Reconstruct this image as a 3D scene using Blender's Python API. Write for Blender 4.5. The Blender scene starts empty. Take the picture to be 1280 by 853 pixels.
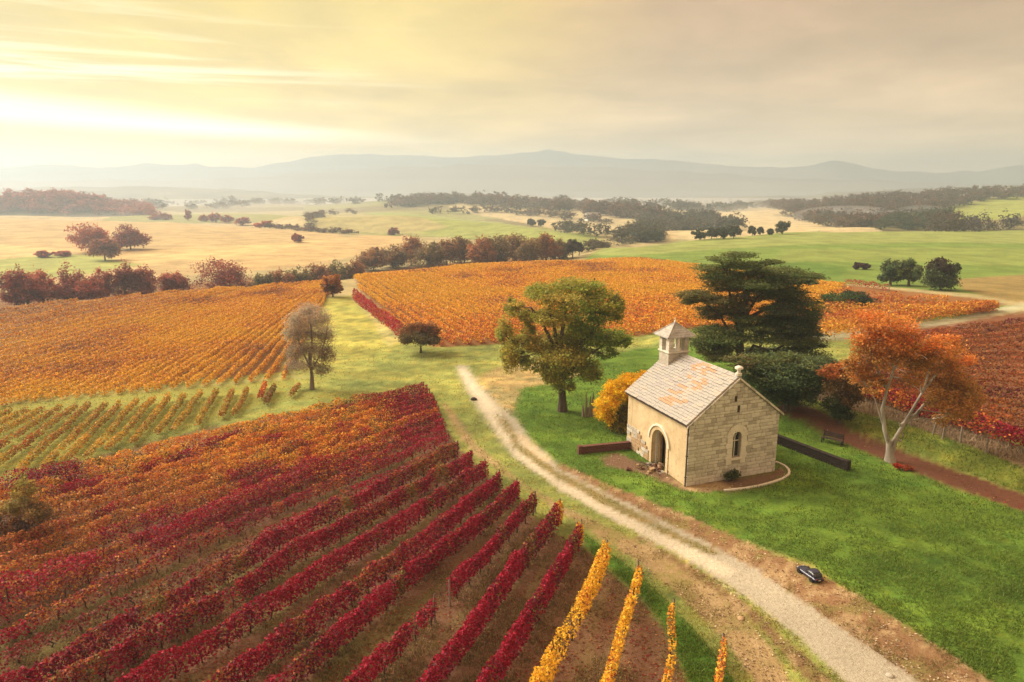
import bpy, bmesh, math, random
import numpy as np
from mathutils import Vector, Matrix

# ------------------------------------------------------------------ camera, sky, sun, exposure
S = bpy.context.scene
COL = S.collection
PW, PH, F, HORIZON, CAM_H = 1280, 853, 850.0, 237.0, 18.0
PITCH = math.atan((PH / 2 - HORIZON) / F)
cam_data = bpy.data.cameras.new('camera')
cam_data.sensor_fit = 'HORIZONTAL'
cam_data.sensor_width = 36.0
cam_data.lens = 36.0 * F / PW
cam_data.clip_start = 0.5
cam_data.clip_end = 20000
cam = bpy.data.objects.new('camera', cam_data)
COL.objects.link(cam)
cam.location = (0, 0, CAM_H)
cam.rotation_euler = (math.pi / 2 - PITCH, 0, 0)
S.camera = cam

SUN_AZ, SUN_EL = math.radians(-66), math.radians(36)        # azimuth from +Y, negative = left
sun_dir = Vector((math.sin(SUN_AZ) * math.cos(SUN_EL), math.cos(SUN_AZ) * math.cos(SUN_EL), math.sin(SUN_EL)))
sd = bpy.data.lights.new('sun', 'SUN')
sd.energy = 3.0
sd.angle = math.radians(42)
sd.color = (1.0, 0.86, 0.68)
so = bpy.data.objects.new('sun', sd)
COL.objects.link(so)
so.rotation_euler = sun_dir.to_track_quat('Z', 'Y').to_euler()

W = bpy.data.worlds.new('World')
S.world = W
W.use_nodes = True


class NT:
    """tiny helper for writing node trees"""
    def __init__(self, tree):
        self.t = tree
        tree.nodes.clear()

    def n(self, kind, ins=None, **props):
        nd = self.t.nodes.new(kind)
        for k, v in props.items():
            setattr(nd, k, v)
        for k, v in (ins or {}).items():
            s = nd.inputs[k]
            if isinstance(v, bpy.types.NodeSocket):
                self.t.links.new(v, s)
            else:
                s.default_value = v
        return nd

    def math(self, op, a, b=None, c=None, clamp=False):
        nd = self.t.nodes.new('ShaderNodeMath')
        nd.operation = op
        nd.use_clamp = clamp
        for i, v in enumerate((a, b, c)):
            if v is None:
                continue
            if isinstance(v, bpy.types.NodeSocket):
                self.t.links.new(v, nd.inputs[i])
            else:
                nd.inputs[i].default_value = v
        return nd.outputs[0]

    def vmath(self, op, a, b=None, scale=None):
        nd = self.t.nodes.new('ShaderNodeVectorMath')
        nd.operation = op
        for i, v in enumerate((a, b)):
            if v is None:
                continue
            if isinstance(v, bpy.types.NodeSocket):
                self.t.links.new(v, nd.inputs[i])
            else:
                nd.inputs[i].default_value = v
        if scale is not None:
            if isinstance(scale, bpy.types.NodeSocket):
                self.t.links.new(scale, nd.inputs['Scale'])
            else:
                nd.inputs['Scale'].default_value = scale
        return nd.outputs['Value'] if op in ('DOT_PRODUCT', 'LENGTH') else nd.outputs[0]

    def mix(self, fac, a, b, mode='MIX'):
        nd = self.t.nodes.new('ShaderNodeMix')
        nd.data_type = 'RGBA'
        nd.blend_type = mode
        nd.clamp_factor = True
        for k, v in ((0, fac), (6, a), (7, b)):
            if isinstance(v, bpy.types.NodeSocket):
                self.t.links.new(v, nd.inputs[k])
            else:
                nd.inputs[k].default_value = v if k == 0 else (*v, 1)
        return nd.outputs[2]

    def remap(self, v, a, b, c=0.0, d=1.0, smooth=True):
        nd = self.t.nodes.new('ShaderNodeMapRange')
        nd.interpolation_type = 'SMOOTHSTEP' if smooth else 'LINEAR'
        nd.clamp = True
        for k, x in enumerate((v, a, b, c, d)):
            if isinstance(x, bpy.types.NodeSocket):
                self.t.links.new(x, nd.inputs[k])
            else:
                nd.inputs[k].default_value = x
        return nd.outputs[0]

    def noise(self, vec, scale, detail=4.0, rough=0.55, dist=0.0):
        nd = self.n('ShaderNodeTexNoise', {'Vector': vec, 'Scale': scale, 'Detail': detail, 'Roughness': rough, 'Distortion': dist})
        return nd.outputs['Fac']


wn = NT(W.node_tree)
tc = wn.n('ShaderNodeTexCoord').outputs['Generated']
dn = wn.vmath('NORMALIZE', tc)
sx = wn.n('ShaderNodeSeparateXYZ', {0: dn})
dx, dy, dz = sx.outputs
# direction to the glow behind the cloud deck, low on the left
GLOW = Vector((math.sin(math.radians(-40)), math.cos(math.radians(-40)), 0.10)).normalized()
near = wn.vmath('DOT_PRODUCT', dn, tuple(GLOW))
elev = wn.math('MAXIMUM', dz, 0.0)
den = wn.math('ADD', elev, 0.10)
plane = wn.n('ShaderNodeCombineXYZ', {0: wn.math('DIVIDE', dx, den), 1: wn.math('DIVIDE', dy, den), 2: 0.0}).outputs[0]
cl1 = wn.noise(plane, 0.55, 6.0, 0.58, 0.4)
cl2 = wn.noise(wn.vmath('ADD', plane, (7.3, 2.1, 0.0)), 1.5, 5.0, 0.6, 0.3)
warm = wn.remap(near, 0.55, 1.0)
base = wn.mix(warm, (0.315, 0.190, 0.095), (0.390, 0.265, 0.000))
mid = wn.remap(wn.math('ABSOLUTE', wn.math('SUBTRACT', near, 0.86)), 0.16, 0.0)
base = wn.mix(wn.math('MULTIPLY', mid, 0.45), base, (0.450, 0.335, 0.090))
hz_f = wn.remap(elev, 0.26, 0.0)
base = wn.mix(wn.math('MULTIPLY', hz_f, 0.75), base, wn.mix(warm, (0.43, 0.315, 0.180), (0.50, 0.300, 0.060)))
shade = wn.remap(cl1, 0.32, 0.68, 0.74, 1.18)
shade2 = wn.remap(cl2, 0.3, 0.7, 0.90, 1.09)
base = wn.vmath('SCALE', base, None, wn.math('MULTIPLY', shade, shade2))
# long bright breaks in the stratus near the glow
az = wn.math('ARCTAN2', dx, dy)
strk = wn.n('ShaderNodeCombineXYZ', {0: wn.math('MULTIPLY', az, 2.2), 1: wn.math('MULTIPLY', elev, 46.0), 2: 0.3}).outputs[0]
sn = wn.noise(strk, 1.0, 4.0, 0.6, 0.5)
cen = wn.math('ADD', 0.092, wn.math('MULTIPLY', wn.math('ADD', az, 0.62), -0.055))
band = wn.remap(wn.math('ABSOLUTE', wn.math('SUBTRACT', elev, cen)), wn.remap(az, -0.62, 0.1, 0.026, 0.007), 0.0)
fade = wn.remap(az, 0.02, -0.5)
br = wn.math('MULTIPLY', wn.math('MULTIPLY', band, fade), wn.remap(sn, 0.34, 0.60, 0.55, 1.0))
wide = wn.remap(wn.math('ABSOLUTE', wn.math('SUBTRACT', elev, 0.15)), 0.10, 0.0)
br2 = wn.math('MULTIPLY', wn.math('MULTIPLY', wide, wn.remap(az, 0.05, -0.7)), wn.remap(sn, 0.50, 0.70, 0.0, 0.6))
base = wn.mix(wn.math('MAXIMUM', br, br2), base, (0.88, 0.81, 0.58))
base = wn.vmath('SCALE', base, None, wn.remap(elev, 0.42, 1.0, 1.0, 1.9))
sky = wn.n('ShaderNodeTexSky', sky_type='NISHITA', sun_disc=False, sun_elevation=SUN_EL, sun_rotation=SUN_AZ,
           altitude=100.0, air_density=1.0, dust_density=4.0, ozone_density=1.0)
bg_sky = wn.n('ShaderNodeBackground', {'Color': sky.outputs[0], 'Strength': 0.08})
bg_cl = wn.n('ShaderNodeBackground', {'Color': base, 'Strength': 0.94})
mx = wn.n('ShaderNodeMixShader', {0: 0.93, 1: bg_sky.outputs[0], 2: bg_cl.outputs[0]})
wn.n('ShaderNodeOutputWorld', {'Surface': mx.outputs[0]})

vs = S.view_settings
vs.view_transform = 'Standard'
vs.look = 'None'
vs.gamma = 1.0
vs.use_curve_mapping = False
vs.exposure = 1.32
S.render.film_transparent = False
cy = S.cycles
cy.use_denoising = True
cy.max_bounces = 5
cy.diffuse_bounces = 3
cy.glossy_bounces = 2
cy.transmission_bounces = 3
cy.transparent_max_bounces = 6
cy.volume_bounces = 1
cy.caustics_reflective = False
cy.caustics_refractive = False
cy.sample_clamp_indirect = 6.0

# ------------------------------------------------------------------ helpers
rng = np.random.default_rng(11)
R = math.radians


def ray(px, py):
    u = (px - PW / 2) / F
    v = (PH / 2 - py) / F
    return np.array([u, math.cos(PITCH) + v * math.sin(PITCH), -math.sin(PITCH) + v * math.cos(PITCH)])


def hash2(ix, iy, seed):
    n = (ix.astype(np.int64) * 374761393 + iy.astype(np.int64) * 668265263 + seed * 2147483647) & 0x7fffffff
    n = ((n ^ (n >> 13)) * 1274126177) & 0x7fffffff
    n = n ^ (n >> 16)
    return (n & 0xffff) / 65535.0


def vnoise(x, y, seed=0):
    x = np.asarray(x, float)
    y = np.asarray(y, float)
    x0 = np.floor(x)
    y0 = np.floor(y)
    fx = x - x0
    fy = y - y0
    fx = fx * fx * (3 - 2 * fx)
    fy = fy * fy * (3 - 2 * fy)
    a = hash2(x0, y0, seed)
    b = hash2(x0 + 1, y0, seed)
    c = hash2(x0, y0 + 1, seed)
    d = hash2(x0 + 1, y0 + 1, seed)
    return (a + (b - a) * fx) * (1 - fy) + (c + (d - c) * fx) * fy


def fbm(x, y, seed=0, octv=4):
    s = 0.0
    a = 0.5
    tot = 0.0
    for k in range(octv):
        s = s + a * vnoise(np.asarray(x) * 2 ** k, np.asarray(y) * 2 ** k, seed + k)
        tot += a
        a *= 0.5
    return s / tot


def sm(t):
    t = np.clip(t, 0, 1)
    return t * t * (3 - 2 * t)


# ------------------------------------------------------------------ shape of the land
def _z_at(px, py, Y):
    r = ray(px, py)
    return CAM_H + r[2] / r[1] * Y


def _Y_at(px, py, z):
    r = ray(px, py)
    return (z - CAM_H) / r[2] * r[1]


# column: (pixel x, crest y, drop behind the crest, (ridge A y, Y), (ridge B y, Y), (ridge C y, Y))
COLS = [
    (-200, 385, 8, (274, 500), (271, 590), (247, 690)), (0, 373, 8, (274, 500), (271, 590), (247, 690)),
    (100, 365, 8, (276, 490), (272, 590), (249, 690)), (200, 357, 8, (278, 480), (269, 640), (261, 800)),
    (300, 351, 8, (284, 450), (267, 680), (256, 1000)), (400, 343, 8, (292, 400), (273, 520), (256, 1000)),
    (500, 334, 8, (297, 370), (270, 520), (251, 950)), (600, 325, 7, (303, 330), (279, 480), (249, 900)),
    (700, 323, 5.5, (313, 280), (292, 380), (253, 900)), (800, 330, 1.5, (311, 230), (291, 400), (262, 700)),
    (900, 337, 0.3, (298, 270), (289, 400), (270, 640)), (1000, 345, 0.2, (291, 300), (286, 420), (260, 800)),
    (1100, 350, 0.2, (290, 310), (285, 420), (249, 800)), (1200, 352, 0.2, (290, 310), (273, 480), (244, 760)),
    (1280, 352, 0.2, (290, 310), (264, 520), (240, 740)), (1480, 352, 0.2, (290, 310), (262, 520), (238, 740)),
]
_u, _Yn, _Zn = [], [], []
for px, c1, drop, a, b, c in COLS:
    Y1 = _Y_at(px, c1, 0.0)
    ys = [58, Y1 * 0.88, Y1 + 38, a[1], a[1] + 70, b[1], b[1] + 60, c[1], 1400, 2300, 4200]
    za, zb, zc = _z_at(px, *a), _z_at(px, *b), _z_at(px, *c)
    zs = [0, 0, -drop, za, min(za, zb) - 3.5, zb, min(zb, zc) - 3.0, zc, -12, -12, -12]
    if px > 850:
        zs[2] = 0.5 * za - drop
    r = ray(px, 300)
    _u.append(r[0] / r[1])
    _Yn.append(ys)
    _Zn.append(zs)
_u = np.array(_u)
_Yn = np.array(_Yn, float)
_Zn = np.array(_Zn, float)


def bank(x, y):
    """the raised bank behind the mulch strip at the right, carrying the red vineyard"""
    q = np.array([[17.5, 59.0], [20.9, 50.2], [27.5, 44.6], [33.4, 36.5], [38, 29]])
    yy = np.interp(x, q[:, 0], q[:, 1])
    d = (y - yy) * 0.72
    edge = sm((x - 15) / 6)
    return edge * 0.85 * sm((d + 0.2) / 2.0) * sm((150 - y) / 60)


def height(x, y):
    x = np.asarray(x, float)
    y = np.asarray(y, float)
    Y = np.maximum(y, 5.0)
    u = np.clip(x / Y, _u[0], _u[-1])
    k = np.clip(np.searchsorted(_u, u) - 1, 0, len(_u) - 2)
    t = (u - _u[k]) / (_u[k + 1] - _u[k])
    t = t * t * (3 - 2 * t) * 0.5 + t * 0.5
    yn = _Yn[k] * (1 - t)[..., None] + _Yn[k + 1] * t[..., None]
    zn = _Zn[k] * (1 - t)[..., None] + _Zn[k + 1] * t[..., None]
    z = np.zeros_like(Y)
    for i in range(yn.shape[-1] - 1):
        y0, y1 = yn[..., i], yn[..., i + 1]
        m = (Y >= y0)
        s = sm((Y - y0) / (y1 - y0))
        z = np.where(m, zn[..., i] * (1 - s) + zn[..., i + 1] * s, z)
    amp = np.clip((Y - 40) / 500, 0, 1)
    z = z + (fbm(x / 60, y / 60, 5, 3) - 0.5) * 2.2 * amp
    z = z + (fbm(x / 7, y / 7, 9, 2) - 0.5) * 0.10
    return z + bank(x, y)


def hgt(x, y):
    return float(height(np.array([x]), np.array([y]))[0])


_T = np.concatenate([np.linspace(14, 130, 700), np.geomspace(130, 3200, 1800)[1:]])


def at(px, py, lift=0.0):
    """point of the land (raised by lift) that shows at a pixel of the photograph"""
    r = ray(px, py)
    t = _T / r[1]
    X, Yv, Z = r[0] * t, r[1] * t, CAM_H + r[2] * t
    g = height(X, Yv) + lift
    below = np.nonzero(Z < g)[0]
    i = below[0] if len(below) else len(t) - 1
    if i > 0 and len(below):
        a0, a1 = Z[i - 1] - g[i - 1], Z[i] - g[i]
        s = a0 / (a0 - a1)
        x, y = X[i - 1] + (X[i] - X[i - 1]) * s, Yv[i - 1] + (Yv[i] - Yv[i - 1]) * s
    else:
        x, y = X[i], Yv[i]
    return np.array([x, y, hgt(x, y)])


def at_Y(px, py, Y):
    r = ray(px, py)
    t = Y / r[1]
    return np.array([r[0] * t, Y, CAM_H + r[2] * t])


def tag(o, label=None, cat=None, group=None, kind=None):
    if label:
        o['label'] = label
    if cat:
        o['category'] = cat
    if group:
        o['group'] = group
    if kind:
        o['kind'] = kind
    return o


def empty(name, loc=(0, 0, 0), rz=0.0):
    o = bpy.data.objects.new(name, None)
    COL.objects.link(o)
    o.location = loc
    o.rotation_euler = (0, 0, rz)
    o.empty_display_size = 0.3
    return o


def np_mesh(name, verts, faces, mat, parent=None, cols=None, smooth=False, extra=None):
    """one mesh object from numpy arrays; faces is (n,4) or (n,3)"""
    verts = np.asarray(verts, np.float32)
    faces = np.asarray(faces, np.int32)
    me = bpy.data.meshes.new(name)
    nf, k = faces.shape
    me.vertices.add(len(verts))
    me.vertices.foreach_set('co', verts.ravel())
    me.loops.add(nf * k)
    me.loops.foreach_set('vertex_index', faces.ravel())
    me.polygons.add(nf)
    me.polygons.foreach_set('loop_start', np.arange(0, nf * k, k, dtype=np.int32))
    if smooth:
        me.polygons.foreach_set('use_smooth', np.ones(nf, bool))
    me.update(calc_edges=True)
    if cols is not None:
        a = me.attributes.new('col', 'FLOAT_COLOR', 'POINT')
        c4 = np.ones((len(verts), 4), np.float32)
        c4[:, :3] = cols
        a.data.foreach_set('color', c4.ravel())
    for nm, arr in (extra or {}).items():
        a = me.attributes.new(nm, 'FLOAT_COLOR', 'POINT')
        c4 = np.ones((len(verts), 4), np.float32)
        c4[:, :3] = arr
        a.data.foreach_set('color', c4.ravel())
    me.materials.append(mat)
    o = bpy.data.objects.new(name, me)
    COL.objects.link(o)
    o.parent = parent
    return o


def bm_obj(name, bm, mat, parent=None, smooth=False):
    me = bpy.data.meshes.new(name)
    bmesh.ops.recalc_face_normals(bm, faces=bm.faces)
    bm.to_mesh(me)
    bm.free()
    if smooth:
        me.polygons.foreach_set('use_smooth', np.ones(len(me.polygons), bool))
    me.materials.append(mat)
    o = bpy.data.objects.new(name, me)
    COL.objects.link(o)
    o.parent = parent
    return o


def add_box(bm, lo, hi, bev=0.0, M=None):
    r = bmesh.ops.create_cube(bm, size=1.0)
    vv = r['verts']
    for v in vv:
        v.co = Vector([lo[i] + (v.co[i] + 0.5) * (hi[i] - lo[i]) for i in range(3)])
    if bev > 0:
        es = list({e for v in vv for e in v.link_edges})
        g = bmesh.ops.bevel(bm, geom=es, offset=bev, segments=1, affect='EDGES')
        vv = list({v for f in g['faces'] for v in f.verts} | {v for v in vv if v.is_valid})
    if M is not None:
        for v in vv:
            v.co = M @ v.co
    return vv


def add_poly_prism(bm, pts, direction, depth):
    """flat outline (3D points) pushed along direction by depth"""
    d = Vector(direction) * depth
    a = [bm.verts.new(Vector(p)) for p in pts]
    b = [bm.verts.new(Vector(p) + d) for p in pts]
    bm.faces.new(a)
    bm.faces.new(list(reversed(b)))
    n = len(pts)
    for i in range(n):
        bm.faces.new((a[i], b[i], b[(i + 1) % n], a[(i + 1) % n]))


def tube_arrays(pts, radii, sides=7):
    pts = np.asarray(pts, float)
    n = len(pts)
    V, Fc = [], []
    for i in range(n):
        d = pts[min(i + 1, n - 1)] - pts[max(i - 1, 0)]
        d = d / (np.linalg.norm(d) + 1e-9)
        a = np.cross(d, [0.3, 0.9, 0.2] if abs(d[2]) > 0.9 else [0, 0, 1])
        a /= np.linalg.norm(a) + 1e-9
        b = np.cross(d, a)
        for k in range(sides):
            t = 2 * math.pi * k / sides
            V.append(pts[i] + (a * math.cos(t) + b * math.sin(t)) * radii[i])
    for i in range(n - 1):
        for k in range(sides):
            k2 = (k + 1) % sides
            Fc.append((i * sides + k, i * sides + k2, (i + 1) * sides + k2, (i + 1) * sides + k))
    return np.array(V), np.array(Fc, int)


def join_arrays(parts):
    V, Fc, off = [], [], 0
    for v, f in parts:
        V.append(v)
        Fc.append(f + off)
        off += len(v)
    return np.concatenate(V), np.concatenate(Fc)


def leaves(cen, size, col, g, up=0.35, ratio=0.62):
    """one small four-cornered leaf per centre"""
    n = len(cen)
    nr = g.normal(size=(n, 3))
    nr[:, 2] = np.abs(nr[:, 2]) + up
    nr /= np.linalg.norm(nr, axis=1)[:, None]
    t = g.normal(size=(n, 3))
    a = np.cross(nr, t)
    a /= np.linalg.norm(a, axis=1)[:, None] + 1e-9
    b = np.cross(nr, a)
    s = (np.asarray(size) * g.uniform(0.5, 1.55, n))[:, None]
    V = np.empty((n, 4, 3))
    V[:, 0] = cen + a * s * 0.5
    V[:, 1] = cen + b * s * 0.5 * ratio
    V[:, 2] = cen - a * s * 0.5
    V[:, 3] = cen - b * s * 0.5 * ratio
    Fc = np.arange(n * 4).reshape(n, 4)
    return V.reshape(-1, 3), Fc, np.repeat(col, 4, axis=0)


# ------------------------------------------------------------------ materials
def new_mat(name):
    m = bpy.data.materials.new(name)
    m.use_nodes = True
    return m, NT(m.node_tree)


def leaf_material(name='leaf', thru=0.42):
    m, t = new_mat(name)
    c = t.n('ShaderNodeAttribute', attribute_name='col').outputs['Color']
    p = t.n('ShaderNodeBsdfPrincipled', {'Base Color': c, 'Roughness': 0.62, 'Specular IOR Level': 0.25})
    tr = t.n('ShaderNodeBsdfTranslucent', {'Color': t.vmath('SCALE', c, None, 1.35)})
    mxs = t.n('ShaderNodeMixShader', {0: thru, 1: p.outputs[0], 2: tr.outputs[0]})
    t.n('ShaderNodeOutputMaterial', {'Surface': mxs.outputs[0]})
    return m


def rough_material(name, c1, c2, scale=3.0, rough=0.85, bump=0.3, c3=None, scale3=14.0, coord='Object', stretch=(1, 1, 1), metal=0.0, spec=0.3):
    m, t = new_mat(name)
    co = t.n('ShaderNodeTexCoord').outputs[coord]
    co = t.vmath('MULTIPLY', co, stretch)
    f1 = t.noise(co, scale, 6.0, 0.6)
    col = t.mix(t.remap(f1, 0.32, 0.68), c1, c2)
    f2 = t.noise(co, scale3, 5.0, 0.65)
    if c3 is not None:
        col = t.mix(t.remap(f2, 0.54, 0.70), col, c3)
    bmp = t.n('ShaderNodeBump', {'Strength': bump, 'Distance': 0.02, 'Height': f2})
    p = t.n('ShaderNodeBsdfPrincipled', {'Base Color': col, 'Roughness': rough, 'Normal': bmp.outputs[0], 'Metallic': metal, 'Specular IOR Level': spec})
    t.n('ShaderNodeOutputMaterial', {'Surface': p.outputs[0]})
    return m


LEAF = leaf_material()
VINE_LEAF = leaf_material('vine_leaf', 0.27)
BARK = rough_material('dark_bark', (0.06, 0.042, 0.03), (0.12, 0.09, 0.065), 2.5, 0.9, 0.6, (0.16, 0.14, 0.10), 9, stretch=(1, 1, 0.3))
BARK_PALE = rough_material('pale_bark', (0.25, 0.22, 0.19), (0.44, 0.40, 0.35), 1.3, 0.8, 0.7, (0.12, 0.10, 0.08), 4, stretch=(1, 1, 0.4))
BARK_GREY = rough_material('grey_bark', (0.16, 0.12, 0.095), (0.25, 0.20, 0.16), 2.5, 0.9, 0.5, None, 9, stretch=(1, 1, 0.3))
WOOD_OLD = rough_material('weathered_wood', (0.20, 0.16, 0.13), (0.33, 0.28, 0.23), 4, 0.85, 0.5, (0.10, 0.08, 0.06), 12, stretch=(1, 1, 0.25))
VINE_WOOD = rough_material('vine_wood', (0.05, 0.032, 0.022), (0.10, 0.065, 0.045), 8, 0.9, 0.4)

# ------------------------------------------------------------------ ground: one sheet, cut into its fields, tracks and beds
LAWN = (0.105, 0.190, 0.028)
MEADOW = (0.245, 0.275, 0.075)
MEADOW2 = (0.22, 0.25, 0.055)
DRY = (0.34, 0.27, 0.12)
SOIL = (0.185, 0.100, 0.062)
GRAVEL = (0.40, 0.365, 0.285)
TAN = (0.33, 0.235, 0.115)
VERGE = (0.25, 0.145, 0.075)
BED = (0.13, 0.055, 0.034)
GR, GV, SO = (1, 0, 0), (0, 1, 0), (0, 0, 1)
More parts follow.
